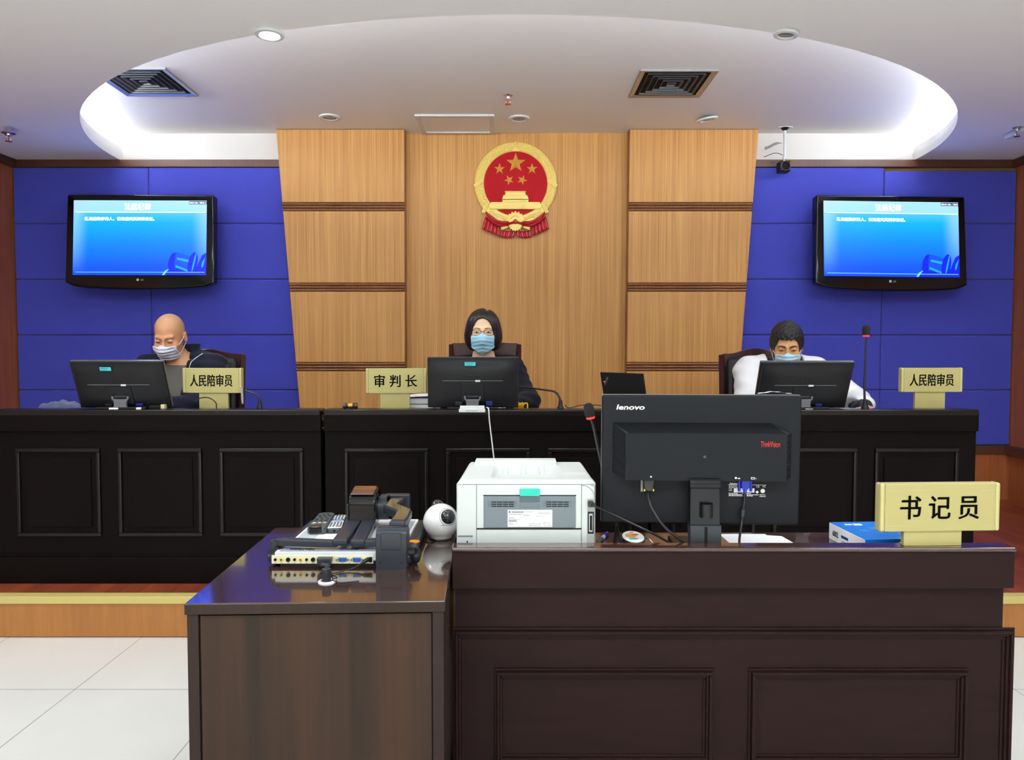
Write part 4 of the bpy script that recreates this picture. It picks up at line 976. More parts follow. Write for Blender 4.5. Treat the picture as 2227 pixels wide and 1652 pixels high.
# ------------------------------------------------------------------ remote controls on the stage
def remote(label, x, y, rz, w, d, h, kind):
    t = thing('remote_control', label, 'remote control', (x, y, ZTB+.0422), (0, 0, rz), 'remote controls on the document camera')
    bodym = mat('remote_grey', S(70, 80, 84), .4) if kind == 0 else mat('remote_dark', S(62, 68, 74), .4)
    pts = [(-w/2, .008), (-w/2+.008, 0), (w/2-.008, 0), (w/2, .008), (w/2-.002, d-.012), (w/2-.014, d), (-w/2+.014, d), (-w/2+.002, d-.012)]
    G().prism(pts, h, 'z', 0, .005, 3).build('body', bodym, t, 40)
    r = random.Random(2)
    if kind == 0:
        G().b2((-w/2+.006, -.002, .004), (w/2-.012, .03, h+.0008), .003).build('window', black_gloss, t)
        g = G(); gl = G()
        for j, row in enumerate(((.052, 3, 0), (.075, 3, 1), (.098, 3, 1), (.122, 2, 0), (.145, 3, 1), (.165, 2, 0))):
            for k in range(row[1]):
                xx = (k-(row[1]-1)/2)*.015
                (gl if j == 0 else g).box((xx, row[0], h), (.010, .008 if row[2] else .006, .003), .001, 1)
        g.build('button', black_pl, t); gl.build('pale_button', mat('pale_button', S(190, 196, 200), .5), t)
        G().box((-.017, .042, h), (.010, .005, .003), .001, 1).build('green_button', mat('green_button', S(60, 190, 120), .5), t)
    else:
        G().prism([(-w/2+.003, .004), (w/2-.003, .004), (w/2-.004, .09), (w/2-.010, .105), (0, .112), (-w/2+.010, .105), (-w/2+.004, .09)], .0008, 'z', h-.0002).build('face_plate', white_pl, t)
        G().ball((0, .094, h+.0006), (.015, .013, .0012), 20, 6).build('navigation_pad', mat('pad_blue', S(126, 152, 205), .5), t)
        g = G()
        for j in range(6):
            for k in range(4): g.box(((k-1.5)*.0095, .020+j*.0105, h+.001), (.006, .0055, .002), .001, 1)
        g.build('button', mat('key_grey', S(96, 100, 110), .5), t)
        g = G()
        for j in range(5):
            for k in range(4): g.box(((k-1.5)*.0095, .122+j*.0105, h), (.006, .006, .002), .001, 1)
        g.build('pale_button', mat('pale_button', S(190, 196, 200), .5), t)
        G().box((.012, .020, h+.0012), (.010, .007, .002), .001, 1).build('red_button', red_ink, t)
        G().ball((0, .001, h*.5), (.004, .003, .004), 10, 6).build('infrared_eye', black_gloss, t)
remote('dark grey remote control, the wider of two on the document camera', -.570, 2.125, math.radians(5), .055, .195, .022, 0)
remote('white faced remote control with blue pad beside the lamp arm', -.521, 2.135, math.radians(7), .046, .190, .015, 1)

# ------------------------------------------------------------------ round white device with two black ears
rb = .0545; c = W(959, 1137, 2.236)
pd = thing('panda_speaker', 'glossy white ball shaped device with two black round ears beside the printer', 'desk gadget', (c.x, 2.236, ZTB))
G().lathe([(.0001, 0), (.022, .0), (.034, .006)]+[(rb*math.cos(a), rb+rb*math.sin(a)) for a in np.linspace(-.85, PI/2-.001, 30)], n=48).build('body', white_gl, pd, 60)
def ear(dx, dy, dz, r, nm='ear'):
    n_ = Vector((dx, dy, dz)).normalized(); cc_ = Vector((0, 0, rb))+n_*rb*.90
    e = G(); e.ball(cc_, r, 24, 16); o = e.build(nm, mat('ear_black', S(36, 42, 42), .22, coat=.5), pd)
    M = Matrix.Translation(Vector((0, 0, rb))) @ Vector((0, 0, 1)).rotation_difference(n_).to_matrix().to_4x4()
    rr = r*1.13; hh = math.sqrt(max(1e-6, rb**2-rr**2))
    G(M).lathe([(rr, hh+.0004), (rr+.0012, hh+.0002)], n=36, cap=False).build('ear_seam', grey_md, o)
ear(.46, -.72, .42, .0225); ear(-.25, .50, .85, .021)
G().tube([(.010+.006*math.cos(a)*1.0, -.0545, rb-.002+.003*math.sin(a)) for a in np.linspace(.2, PI-.2, 7)], .0007, 5).build('smile_mark', grey_md, pd)
cb_ = thing('gadget_lead', 'thin black lead lying beneath the white ball shaped device', 'cable', (c.x-.045, 2.22, ZTB))
G().tube(bez([(-.022, .05, .003), (-.015, .0, .002), (-.002, -.02, .002), (.02, -.03, .002), (.03, .01, .002), (-.01, .03, .0045)], 6), .0016, 6).build('cord', cable_m, cb_)

# ------------------------------------------------------------------ laser printer, rear side to the room
PY = 2.03; pL, pR = W(993, 1120, PY), W(1297, 1120, PY); PX = (pL.x+pR.x)/2; PW = (pR.x-pL.x)/2
pz = lambda py: W(1100, py, PY).z-ZC
pxx = lambda px: W(px, 1120, PY).x-PX
printer_white = mat('printer_white', S(203, 210, 209), .5, bump=.05, bscale=900)
pr = thing('laser_printer', 'white laser printer with grey rear door and green latch on the desk', 'printer', (PX, PY, ZC))
PDp = .25; zs_ = pz(1051)
def prof(xx):  # plan outline tapering to the front
    return xx
bd = G()
pts = [(-PW, 0), (PW, 0), (PW-.012, PDp), (-PW+.014, PDp)]
bd.prism([(-PW, .004), (-PW+.004, 0), (PW-.02, 0), (PW-.006, .006), (PW, .022), (PW-.010, PDp), (-PW+.014, PDp)], zs_-.004, 'z', .004, .003, 2)
bd.build('body', printer_white, pr, 40)
bh = Matrix.Translation((0, 0, zs_))
def topz(u, v):
    x = (u-.5)*2; y = v
    z = .010+.014*v
    e = min(1, (1-abs(x))/.06); z *= .35+.65*e**.5 if e < 1 else 1
    z *= min(1, .3+v/.05*.7)
    if v > .80: z += .012*min(1, (v-.80)/.04)*(1 if -.86 < x < .52 else 0)
    # output tray scoop
    xl, xr = -.52, .56
    k = min(1, max(0, (x-xl)/.05))*min(1, max(0, (xr-x)/.16))*min(1, max(0, (v-.16)/.03))*min(1, max(0, (.86-v)/.02))
    dpt = .030*(1-max(0, (v-.28)/.6))+.004
    z -= k*dpt
    if k > .95:
        for rx in (-.33, -.03, .27):
            if abs(x-rx) < .040: z += .0045
    return z
def tp_(u, v):
    X0, X1 = -PW+.003+.014*v, PW-.004-.010*v
    return (X0+(X1-X0)*u, .002+(PDp-.004)*v, zs_+topz(u, v)-.002)
tg = G().grid(121, 61, tp_)
N = 60
tg.build('top_cover', printer_white, pr, 50, fix=False)
sk = G()
for fn in (lambda s: (s, 0.), lambda s: (s, 1.), lambda s: (0., s), lambda s: (1., s)):
    V = []; 
    for k in range(61):
        p_ = Vector(tp_(*fn(k/60))); V += [p_, Vector((p_.x, p_.y, zs_-.006))]
    sk.raw(V, [(2*k, 2*k+2, 2*k+3, 2*k+1) for k in range(60)])
sk.build('top_skirt', printer_white, pr, None)
# rear face details
rf = G()
for p_ in (1036.5, 1264.5): rf.b2((pxx(p_)-.0009, -.0008, .0), (pxx(p_)+.0009, .001, pz(1053)))
rf.b2((pxx(1036), -.0012, pz(1149.5)), (pxx(1264), .001, pz(1147.5)))
rf.b2((pxx(995), -.0008, pz(1053.5)), (pxx(1292), .001, pz(1052.5)))
rf.build('panel_seam', mat('seam_grey', S(120, 126, 128), .7), pr)
G().b2((pxx(1036), -.0016, pz(1150.5)), (pxx(1265), .001, pz(1148))).build('shadow_gap', void_m, pr)
dr_ = G().b2((pxx(1052), -.004, pz(1147)), (pxx(1252), .001, pz(1078)), .003).build('rear_door', grey_pl, pr)
G().b2((pxx(1051), -.001, pz(1078)), (pxx(1253), .0005, pz(1076))).build('door_gap', void_m, dr_)
G().b2((pxx(1130), -.0045, pz(1091)), (pxx(1174), -.003, pz(1078.5))).build('latch_recess', mat('door_dark_grey', S(82, 96, 104), .5), dr_)
G().b2((pxx(1130.5), -.008, pz(1078)), (pxx(1173.5), 0, pz(1062)), .0022).build('green_latch', mat('latch_green', S(20, 196, 176), .4), dr_)
G().b2((pxx(1131), -.0048, pz(1104)), (pxx(1174), -.0035, pz(1092)), .001).build('door_emboss', mat('door_mid_grey', S(104, 118, 124), .5), dr_)
v1, v2 = G(), G()
for (a_, b_) in ((1062, 1124), (1181, 1243)):
    for k in range(3):
        zc = pz(1090.5+k*4.7); v1.b2((pxx(a_), -.0058, zc+.0012), (pxx(b_), -.004, zc+.003), .0008)
        for j in range(4):
            xa = pxx(a_+6)+j*(pxx(b_-6)-pxx(a_+6))/4; v2.b2((xa+.0008, -.0044, zc-.0014), (xa+(pxx(b_-6)-pxx(a_+6))/4-.0008, -.003, zc+.0012))
v1.build('vent_rib', mat('door_mid_grey', S(104, 118, 124), .5), dr_); v2.build('vent_slot', void_m, dr_)
lb = G().b2((pxx(1104), -.0046, pz(1144.5)), (pxx(1201), -.0035, pz(1107.5))).build('type_label', mat('label_white', S(226, 230, 232), .6), dr_)
li = G(); r = random.Random(4)
def lines(x0, x1, y, hpx, lo=.6):
    x = x0
    while x < x1:
        wv = r.uniform(2, 6); li.b2((pxx(x), -.0049, pz(y+hpx)), (pxx(min(x1, x+wv)), -.0046, pz(y))); x += wv+r.uniform(.6, 1.4)
li.lathe([(.0001, -.0049), (.0026, -.0049), (.0026, -.0046)], (pxx(1108.5), 0, pz(1112)), 16, 'y')
for x0 in np.arange(1113, 1139, 1.25): li.b2((pxx(x0), -.0049, pz(1114)), (pxx(x0+.75), -.0046, pz(1110.5)))
for x0 in np.arange(1106.5, 1123, 1.25): li.b2((pxx(x0), -.0049, pz(1133)), (pxx(x0+.75), -.0046, pz(1129.5)))
for a_ in ((1107, 1136, 1116.7, 1), (1142, 1160, 1110, .6), (1142, 1158, 1112, .6), (1138, 1152, 1118, .7), (1138, 1150, 1120.5, .6), (1171, 1195, 1112, .7), (1171, 1197, 1115, .8), (1166, 1185, 1121, .6), (1107, 1118, 1124.5, 1), (1107, 1131, 1127, .7), (1107, 1116, 1136, .9), (1121, 1128, 1136, .6), (1107, 1117, 1139, .6), (1150, 1177, 1137.5, .7), (1150, 1175, 1141, .8), (1183, 1200, 1141.5, .5)): lines(*a_)
li.build('label_print', grey_ink, lb)
G().lathe([(.0023, -.0046), (.0023, -.0049), (.0031, -.0049), (.0031, -.0046)], (pxx(1184.5), 0, pz(1136.5)), 16, 'y', False).lathe([(.003, -.0046), (.003, -.0049), (.0036, -.0049), (.0036, -.0046)], (pxx(1193), 0, pz(1136.5)), 16, 'y', False).build('label_mark', grey_ink, lb)
# small lock recess, port bay on the right
G().b2((pxx(995.5), -.0012, pz(1186)), (pxx(1028), .001, pz(1164))).build('lock_recess', mat('recess_white', S(196, 202, 204), .5), pr)
G().b2((pxx(995.5), -.0016, pz(1167)), (pxx(1028), .0, pz(1164))).build('recess_edge', grey_pl, pr); G().b2((pxx(1014.5), -.0018, pz(1180.5)), (pxx(1017.5), 0, pz(1175.5)), .0006).build('lock_slot', void_m, pr)
pb = G().b2((pxx(1277), -.0012, pz(1180)), (pxx(1292.5), .002, pz(1085))).build('port_bay', mat('port_shadow', S(170, 176, 172), .6), pr)
G().b2((pxx(1278), -.002, pz(1160)), (pxx(1291.5), 0, pz(1112)), .002).build('parallel_port', black_pl, pb)
G().b2((pxx(1280.5), -.0032, pz(1156)), (pxx(1289), -.001, pz(1116)), .002).build('port_shell', silver, pb); G().b2((pxx(1282.5), -.0036, pz(1152)), (pxx(1287.5), -.003, pz(1120)), .0008).build('port_slot', void_m, pb)
cv = G(); pts = [(pxx(1265), pz(1054))]+[(pxx(1265)+(pxx(1293)-pxx(1265))*math.sin(a), pz(1082)+(pz(1055)-pz(1082))*math.cos(a)) for a in np.linspace(0, PI/2, 9)]
cv.tube([(x_, -.0004, z_) for x_, z_ in pts[1:]], .0007, 5).build('corner_seam', mat('seam_grey', S(120, 126, 128), .7), pr)
# its data cable
u0 = W(1284, 1094, PY-.004)
uc = thing('printer_cable', 'black data cable running from the printer behind the big monitor', 'cable', u0)
G().b2((-.008, -.016, -.008), (.008, .002, .008), .003).b2((.001, -.022, -.006), (.014, -.010, .003), .003).build('plug', cable_m, uc)
pts = [W(1291, 1099, PY-.02), W(1330, 1117, PY-.0), W(1385, 1143, PY+.01), W(1440, 1170, PY+.005), Vector((W(1482, 1190, z=ZC+.02).x, PY-.0, ZC+.012)), Vector((W(1500, 1195, z=ZC).x, PY+.06, ZC+.004))]
G().tube([p_-u0 for p_ in bez(pts, 8)], .0034, 8).build('cord', cable_m, uc)

# ------------------------------------------------------------------ large monitor seen from behind
MY = 2.085
ml, mr_ = W(1309, 1000, MY), W(1732, 1000, MY); MX = (ml.x+mr_.x)/2; MW = (mr_.x-ml.x)/2
mz1, mz0 = W(1520, 858, MY).z, W(1520, 1137, MY).z
mo = thing('computer_monitor', 'large black monitor seen from behind on the clerk desk', 'monitor', (MX, MY, ZC), (0, 0, math.radians(-3.0)))
H0, H1 = mz0-ZC, mz1-ZC; MH = H1-H0
Rm = Matrix.Translation((0, 0, H0)) @ Matrix.Rotation(math.radians(2.2), 4, 'X')
back = mat('monitor_back', S(23, 26, 31), .55, spec=.2, bump=.12, bscale=1800)
sh = G(Rm).b2((-MW, -.012, 0), (MW, .014, MH), .006, 3).build('panel', back, mo, 40)
G(Rm).b2((-MW-.0008, .004, -.0008), (MW+.0008, .020, MH+.0008), .003).build('bezel', mat('bezel_lit_grey', S(120, 126, 124), .3), mo)  # lightened grey stands in for the glint along the top edge
G(Rm).b2((-MW+.015, .0195, .02), (MW-.015, .0205, MH-.015)).build('screen', black_gloss, mo)
fx = lambda px: (px-1520.5)*MY/FPX*.987
fz = lambda py: (W(1520, py, MY-.03).z-ZC-H0)
bo = [(fx(1329), fz(1024)), (fx(1329), fz(920)), (fx(1671), fz(921)), (fx(1714), fz(947)), (fx(1714), fz(1036)), (fx(1697), fz(1041)), (fx(1354), fz(1038))]
bi = [(fx(1354), fz(1037)), (fx(1354), fz(938)), (fx(1354), fz(938)), (fx(1696), fz(941)), (fx(1696), fz(1041)), (fx(1696), fz(1041)), (fx(1354), fz(1038))]
bx0, bx1, bz0, bz1 = fx(1329), fx(1714), fz(1041), fz(920)
ix0, ix1, iz0, iz1 = fx(1354), fx(1696), fz(1040), fz(938)
bu = G(Rm)
V = [(bx0, -.012, bz0+.016), (bx1, -.012, bz0+.004), (bx1, -.012, bz1-.026), (fx(1671), -.012, bz1), (bx0, -.012, bz1), (ix0, -.052, iz0), (ix1, -.052, iz0), (ix1, -.052, iz1), (ix0, -.052, iz1)]
bu.raw(V, [(5, 6, 7, 8)]).build('rear_bulge', back, mo, None)
gm = G(Rm).raw(V, [(4, 8, 7, 3), (3, 7, 2), (0, 5, 8, 4), (1, 2, 7, 6), (0, 1, 6, 5)]).build('bulge_side', mat('vent_dark', S(24, 26, 30), .5), mo, None)
sl = G(Rm)
def strip(a, b, c_, d_, n):
    a, b, c_, d_ = map(Vector, (a, b, c_, d_)); nr = (b-a).cross(c_-a).normalized()
    if nr.y > 0: nr = -nr
    for k in range(n):
        f0, f1 = (k+.2)/n, (k+.75)/n; q1, q2, q3, q4 = a.lerp(b, f0), a.lerp(b, f1), c_.lerp(d_, f1), c_.lerp(d_, f0)
        o_ = nr*.0018
        sl.raw([q1+o_, q2+o_, q3+o_, q4+o_, q1, q2, q3, q4], [(0, 1, 2, 3), (0, 4, 5, 1), (2, 6, 7, 3), (1, 5, 6, 2), (0, 3, 7, 4)])
D_ = (bx1-bx0)*.02
strip(V[4], V[3], Vector(V[8])+Vector((D_, 0, 0)), Vector(V[7])-Vector((0, 0, 0)), 84)
strip(V[0], V[4], Vector(V[5])-Vector((0, 0, .0)), V[8], 26); strip(V[1], V[2], V[6], V[7], 26)
sl.build('vent_rib', back, gm, None)
text('lenovo', .0150, white_ink, mo, Rm @ face_cam(fx(1366.5), -.0124, fz(885.5)), 'maker_lettering', bold=.028, shear=.18, fit=.0800)
text('ThinkVision', .0165, red_ink, mo, Rm @ face_cam(fx(1661), -.0524, fz(960)), 'model_lettering', bold=.006, fit=.053)
G(Rm).lathe([(.0001, -.0528), (.0038, -.0528), (.0042, -.052)], (fx(1523), 0, fz(988)), 18, 'y').build('round_cap', mat('cap_grey', S(66, 70, 74), .5), mo)
for px_ in (1480, 1565): G(Rm).lathe([(.0001, -.0524), (.003, -.0524), (.003, -.052)], (fx(px_), 0, fz(1030)), 14, 'y').build('screw', black_m, mo)
ic = G(Rm)
ic.lathe([(.0016, -.0522), (.0026, -.0526), (.0026, -.0522)], (fx(1409), 0, fz(1032)), 14, 'y').b2((fx(1588), -.0526, fz(1035)), (fx(1592), -.052, fz(1031))).b2((fx(1594), -.0526, fz(1035)), (fx(1599), -.052, fz(1033)))
for a_, b_ in (((1622, 1031), (1630, 1032)), ((1622, 1034.5), (1630, 1035.5)), ((1622, 1031), (1623, 1035.5)), ((1629, 1031), (1630, 1035.5)), ((1632, 1033), (1633, 1035))): ic.b2((fx(a_[0]), -.0526, fz(b_[1])), (fx(b_[0]), -.052, fz(a_[1])))
ic.build('socket_icon', white_ink, mo)
# rating label printed on the back
rl = G(Rm); Yl = -.0124
def rb_(x0, y0, x1, y1): rl.b2((fx(x0), Yl, fz(y1)), (fx(x1), Yl+.0008, fz(y0)))
rb_(1581, 1054, 1664, 1054.8); rb_(1594, 1062, 1638.5, 1071)
r = random.Random(9)
for y_, x0, x1 in ((1056.5, 1583, 1604), (1059.5, 1583, 1604), (1063, 1583, 1591), (1066.5, 1583, 1590), (1072.5, 1583, 1602), (1075.2, 1583, 1612), (1078, 1583, 1615), (1072.8, 1612, 1632), (1075.4, 1622, 1648), (1078, 1622, 1635), (1075.4, 1650, 1663), (1079, 1650, 1663)):
    x = x0
    while x < x1: wv = r.uniform(2, 6); rb_(x, y_, min(x1, x+wv), y_+1.3); x += wv+1
rl.build('rating_print', white_ink, mo)
text('CE', .0055, white_ink, mo, Rm @ face_cam(fx(1645.5), Yl, fz(1057.8)), 'rating_lettering', bold=.01)
text('FC', .0055, white_ink, mo, Rm @ face_cam(fx(1659.5), Yl, fz(1057.8)), 'rating_lettering', bold=.01)
text('lenovo', .0055, white_ink, mo, Rm @ face_cam(fx(1594.5), Yl, fz(1051.5)), 'rating_lettering', bold=.03, shear=.18, fit=.026)
G(Rm).lathe([(.0001, Yl), (.0062, Yl), (.0062, Yl+.0006)], (fx(1656.5), 0, fz(1067.5)), 20, 'y').lathe([(.0001, Yl), (.0045, Yl), (.0045, Yl+.0006)], (fx(1644.5), 0, fz(1070)), 4, 'y').build('rating_mark', white_ink, mo)
# stand
hz_ = fz(1049)+H0; hxm = fx(1523.5)
sdm = mat('stand_black', S(20, 22, 26), .28, spec=.25, coat=.05)
sd = G().cyl((hxm-.0415, -.050, hz_), (hxm+.0415, -.050, hz_), .0195, n=28); hg = sd.build('stand_hinge', sdm, mo)
zk = fz(1136)+H0
G().prism([(hxm-.0405, hz_-.006), (hxm+.0405, hz_-.006), (hxm+.0425, zk), (hxm-.0405, zk)], .03, 'y', -.066, .003, 2).build('stand_column', sdm, mo)
G().prism([(hxm-.0405, zk+.001), (hxm+.0445, zk+.001), (hxm+.045, .006), (hxm-.038, .006)], .045, 'y', -.072, .002, 2).build('stand_foot', mat('stand_grey', S(56, 62, 68), .45, spec=.3), mo)
G().b2((hxm-.0015, -.0728, .022), (hxm+.0065, -.070, zk-.002)).build('cable_slot', void_m, mo)
G().b2((hxm-.07, -.065, 0), (hxm+.06, .14, .012), .006, 3).build('stand_base', sdm, mo)
cz0, cz1 = fz(1117)+H0, fz(1088)+H0
G().grid(14, 4, lambda u, v: (hxm+.003+.0175*math.cos(PI*(1-u)), -.066-.020*math.sin(PI*u)**.6, cz0+(cz1-cz0)*v)).build('cable_clip', sdm, mo, 60, fix=False)
for px_ in (1388, 1420, 1636): G(Rm).b2((fx(px_), -.0128, fz(1126)), (fx(px_)+(.001 if px_ == 1388 else .006), -.011, fz(1122))).build('latch_slot', void_m, mo)
# cables of the big monitor
def wpt(px, py, y): return W(px, py, y)
k0 = wpt(1409, 1050, MY-.02)
kc = thing('power_cable', 'thick black power cable from the big monitor down to its stand', 'cable', k0)
G().prism([(-.0155, .012), (.0155, .012), (.012, -.012), (.007, -.020), (-.007, -.020), (-.012, -.012)], .02, 'y', -.018, .003, 2).build('plug', cable_m, kc)
for s in (-1, 1): G().b2((s*.0125-.0018, -.019, -.020), (s*.0125+.0018, -.014, -.014), .0006).build('yellow_tab', mat('yellow_tab', S(228, 196, 30), .5), kc)
G().b2((-.020, .0, -.024), (-.014, .003, .016)).build('hang_tag', mat('tag_white', S(150, 150, 150), .6), kc)
G().lathe([(.0058, -.016)]+[(.0058-.0012*(j % 2), -.018-.0022*j) for j in range(10)]+[(.004, -.042)], (0, -.008, 0), 14).build('strain_relief', cable_m, kc)
pts = [wpt(1409, 1072, MY-.03), wpt(1413, 1092, MY-.05), wpt(1425, 1118, MY-.07), wpt(1448, 1148, MY-.075), wpt(1476, 1170, MY-.075), wpt(1500, 1186, MY-.07), Vector((wpt(1512, 1186, MY-.06).x, MY-.078, ZC+.03)), Vector((wpt(1516, 1186, MY-.06).x, MY-.077, ZC+.014))]
G().tube([p_-k0 for p_ in bez(pts, 8)], .0043, 10).build('cord', cable_m, kc)
v0 = wpt(1619, 1052, MY-.02)
vb = thing('video_cable', 'blue ended video cable plugged under the back of the big monitor', 'cable', v0)
vblue = mat('vga_plug_blue', S(20, 50, 200), .4)
pg_ = G().prism([(-.0125, .014), (.0125, .014), (.0115, -.006), (.007, -.013), (-.007, -.013), (-.0115, -.006)], .018, 'y', -.014, .002, 2); pg_.cyl((0, -.006, -.012), (0, -.006, -.024), .006, .0045, n=12)
pl_ = pg_.build('plug', vblue, vb)
for s in (-1, 1): G().cyl((s*.0165, -.006, .014), (s*.0165, -.006, -.020), .0038, n=12).build('thumb_screw', vblue, pl_)
pts = [wpt(1619, 1070, MY-.026), wpt(1618.5, 1090, MY-.028), wpt(1616, 1110, MY-.03), wpt(1614, 1130, MY-.032), wpt(1611, 1150, MY-.04), wpt(1608, 1175, MY-.045), Vector((wpt(1607, 1190, MY-.05).x, MY-.052, ZC+.004)), Vector((wpt(1600, 1190, MY-.05).x, MY-.035, ZC+.004))]
G().tube([p_-v0 for p_ in bez(pts, 8)], .0034, 10).build('cord', cable_m, vb)
p0_, p1_ = wpt(1616.5, 1106, MY-.03)-v0, wpt(1614.5, 1124, MY-.032)-v0
G().tube([p0_, p0_.lerp(p1_, .08), p0_.lerp(p1_, .92), p1_], [.005, .0068, .0068, .005], 16).build('ferrite_bead', dark_pl, vb)
# white paper on top of the monitor
a = wpt(1685, 855, MY); tpz = (Matrix.Translation((MX, MY, ZC)) @ Matrix.Rotation(math.radians(-3), 4, 'Z') @ Rm @ Vector((.2, 0, MH+.001))).z
pp = thing('paper_slip', 'folded white paper lying on top of the big monitor', 'paper', (a.x, MY+.004, tpz+.0012), (0, 0, math.radians(-3)))
G().grid(20, 5, lambda u, v: (-.045+.093*u, -.010+.022*v, .0012+.0075*math.sin(PI*min(1, u*.72+.26))*(.55+.45*u)*math.sin(PI*min(1, max(0, u*.98+.02)))+.0006*math.sin(u*21))).build('sheet', paper_m, pp, 60, fix=False)

# ------------------------------------------------------------------ loose things on the clerk's desk
f = W(1343, 1186, 2.02); hp = W(1278, 880, 2.16)
f0 = (W(1342, 1188, z=ZC+.0).x, 2.03)
xq = W(1342, 1178, 2.15).x
gooseneck('tall gooseneck microphone with red ring beside the big monitor', [(xq, 2.15, ZC), (xq-.001, 2.15, ZC+.06), tuple(W(1336, 1110, 2.155)), tuple(W(1326, 1065, 2.16)), tuple(W(1312, 1020, 2.16)), tuple(W(1303, 985, 2.16)), tuple(W(1290, 925, 2.16)), tuple(W(1285, 911, 2.16))], .0065, .0042, .0125, tuple(W(1278, 876, 2.16)), .0155)
a, b = W(1299, 1181, z=ZC+.006), W(1321, 1159, z=ZC+.006)
pe = thing('pen', 'blue and grey marker pen lying beside the printer', 'pen', (a.x, a.y, ZC+.0065))
d = Vector((b.x-a.x, b.y-a.y, 0)); 
G().tube([(0, 0, 0), d*.08, d*.42], [.004, .0062, .0064], 14).build('barrel', mat('pen_grey', S(58, 70, 88), .4), pe)
G().tube([d*.42, d*.62], [.0066, .0066], 14).build('band', mat('pen_band', S(186, 192, 210), .4), pe); G().tube([d*.62, d*.98, d], [.0064, .006, .004], 14).build('cap', mat('pen_blue', S(28, 30, 130), .3), pe)
c = W(1377, 1170, z=ZC+.02)
rt = thing('tape_measure', 'round white case with colourful sticker in front of the big monitor', 'tape measure', (c.x, c.y+.01, ZC), (math.radians(0), 0, .2))
Mt = Matrix.Translation((0, 0, .006)) @ Matrix.Rotation(math.radians(16), 4, 'X')
G(Mt).lathe([(.0001, 0), (.030, 0), (.034, .004), (.034, .014), (.032, .018)], n=40).build('case', dark_pl, rt)
fc = G(Mt).lathe([(.033, .0175), (.0315, .0195), (.0001, .0198)], n=40).build('face', paper_m, rt)
for col, (x_, y_), r_, nm in ((S(240, 170, 60), (-.006, .004), (.018, .013), 'orange_print'), (S(220, 90, 80), (.008, .008), (.012, .005), 'red_print'), (S(80, 185, 200), (-.004, -.014), (.015, .006), 'turquoise_print'), (S(230, 120, 110), (.002, .022), (.007, .003), 'pink_print')):
    G(Mt @ Matrix.Translation((x_, y_, .0199+(.0002 if nm == 'red_print' else 0)))).ball((0, 0, 0), (r_[0], r_[1], .0003), 18, 4).build(nm, mat(nm, col, .5), fc)
G().tube(bez([(.034, -.008, .02), (.043, -.014, .018), (.05, -.02, .012), (.056, -.026, .003)], 5), .0025, 6).build('strap_loop', chrome, rt)
# two white sheets
a = W(1640, 1172, z=ZC)
ps = thing('desk_papers', 'white sheets of paper lying behind the big monitor stand', 'papers', (a.x, 2.13, ZC))
p1 = [W(x_, y_, z=ZC+.001) for x_, y_ in ((1560, 1184), (1560, 1160), (1660, 1159), (1668, 1164), (1700, 1166), (1728, 1184))]
qn = [(p_.x-a.x, p_.y-2.13) for p_ in p1]; qn = [(qn[0][0], -.045), qn[1], qn[2], qn[3], qn[4], (qn[5][0]+.01, -.045)]
qn = [(max(-.09, x_), min(.15, y_)) for x_, y_ in qn]
G().prism(qn, .002, 'z', 0).build('sheet', paper_m, ps)
# blue paper box
l0, l1 = W(1815, 1141, z=ZC+.05), W(1965, 1138, z=ZC+.05)
bx_ = thing('paper_box', 'blue and white cardboard box behind the clerk name plate', 'box', (.972, 2.232, ZC), (0, 0, math.radians(3)))
bxm = mat('box_blue', S(0, 116, 206), .4, coat=.3, var=.12, vscale=14)
BL, BWd, BH = .205, .20, .050
G().b2((0, -BL, .0), (BWd, 0, BH), .002).build('carton', paper_m, bx_)
lid_ = G().b2((.0003, -BL-.0006, .004), (BWd+.0006, .0006, BH+.001), .0015).build('lid_print', bxm, bx_)
G().b2((-.0012, -BL+.001, .001), (.0006, -.001, BH-.001)).build('side_print', paper_m, bx_)
ML = Matrix.Translation((-.0013, 0, 0)) @ Matrix.Rotation(-PI/2, 4, 'Z') @ RX90
text('6002', .017, mat('dark_lettering', S(40, 42, 50), .6), bx_, Matrix.Translation((-.0013, -.040, .024)) @ Matrix.Rotation(-PI/2, 4, 'Z') @ RX90, 'lettering', bold=.02, fit=.034)
G().b2((-.0018, -.115, .022), (-.001, -.075, .030)).build('blue_print', mat('print_navy', S(24, 70, 140), .5), bx_); G().b2((-.0018, -.10, .012), (-.001, -.078, .0135)).b2((-.0018, -.104, .008), (-.001, -.078, .0095)).build('small_print', grey_ink, bx_)
oi = G(); r = random.Random(3)
def sketch(cx, cy, w_, h_):
    z = BH+.0016; pts = [(cx-w_, cy-h_, z), (cx+w_, cy-h_, z), (cx+w_, cy+h_*.4, z), (cx+w_*.3, cy+h_, z), (cx-w_, cy+h_*.6, z), (cx-w_, cy-h_, z)]
    oi.tube(pts, .0005, 4); oi.tube([(cx-w_*.5, cy-h_*.2, z), (cx+w_*.5, cy+h_*.1, z)], .0005, 4)
for cx, cy in ((.05, -.11), (.085, -.09), (.085, -.135), (.12, -.12), (.12, -.165), (.155, -.14)): sketch(cx, cy, .012, .009)
oi.build('outline_print', mat('pale_blue_print', S(90, 170, 225), .5), bx_)
G().b2((.03, -.04, BH+.001), (.05, -.03, BH+.0016)).b2((.055, -.045, BH+.001), (.08, -.028, BH+.0016)).build('white_print', paper_m, bx_)
# clerk's name plate
NPY = YD0+.026
plate_at(1907, 2169, 1049, 1152, 1962, 2090, NPY, ZL, '书 记 员', 1955, 2127, 1078, 1129, (0, 0, math.radians(2.5)), 'large gold name plate with three characters on the clerk desk', .014)
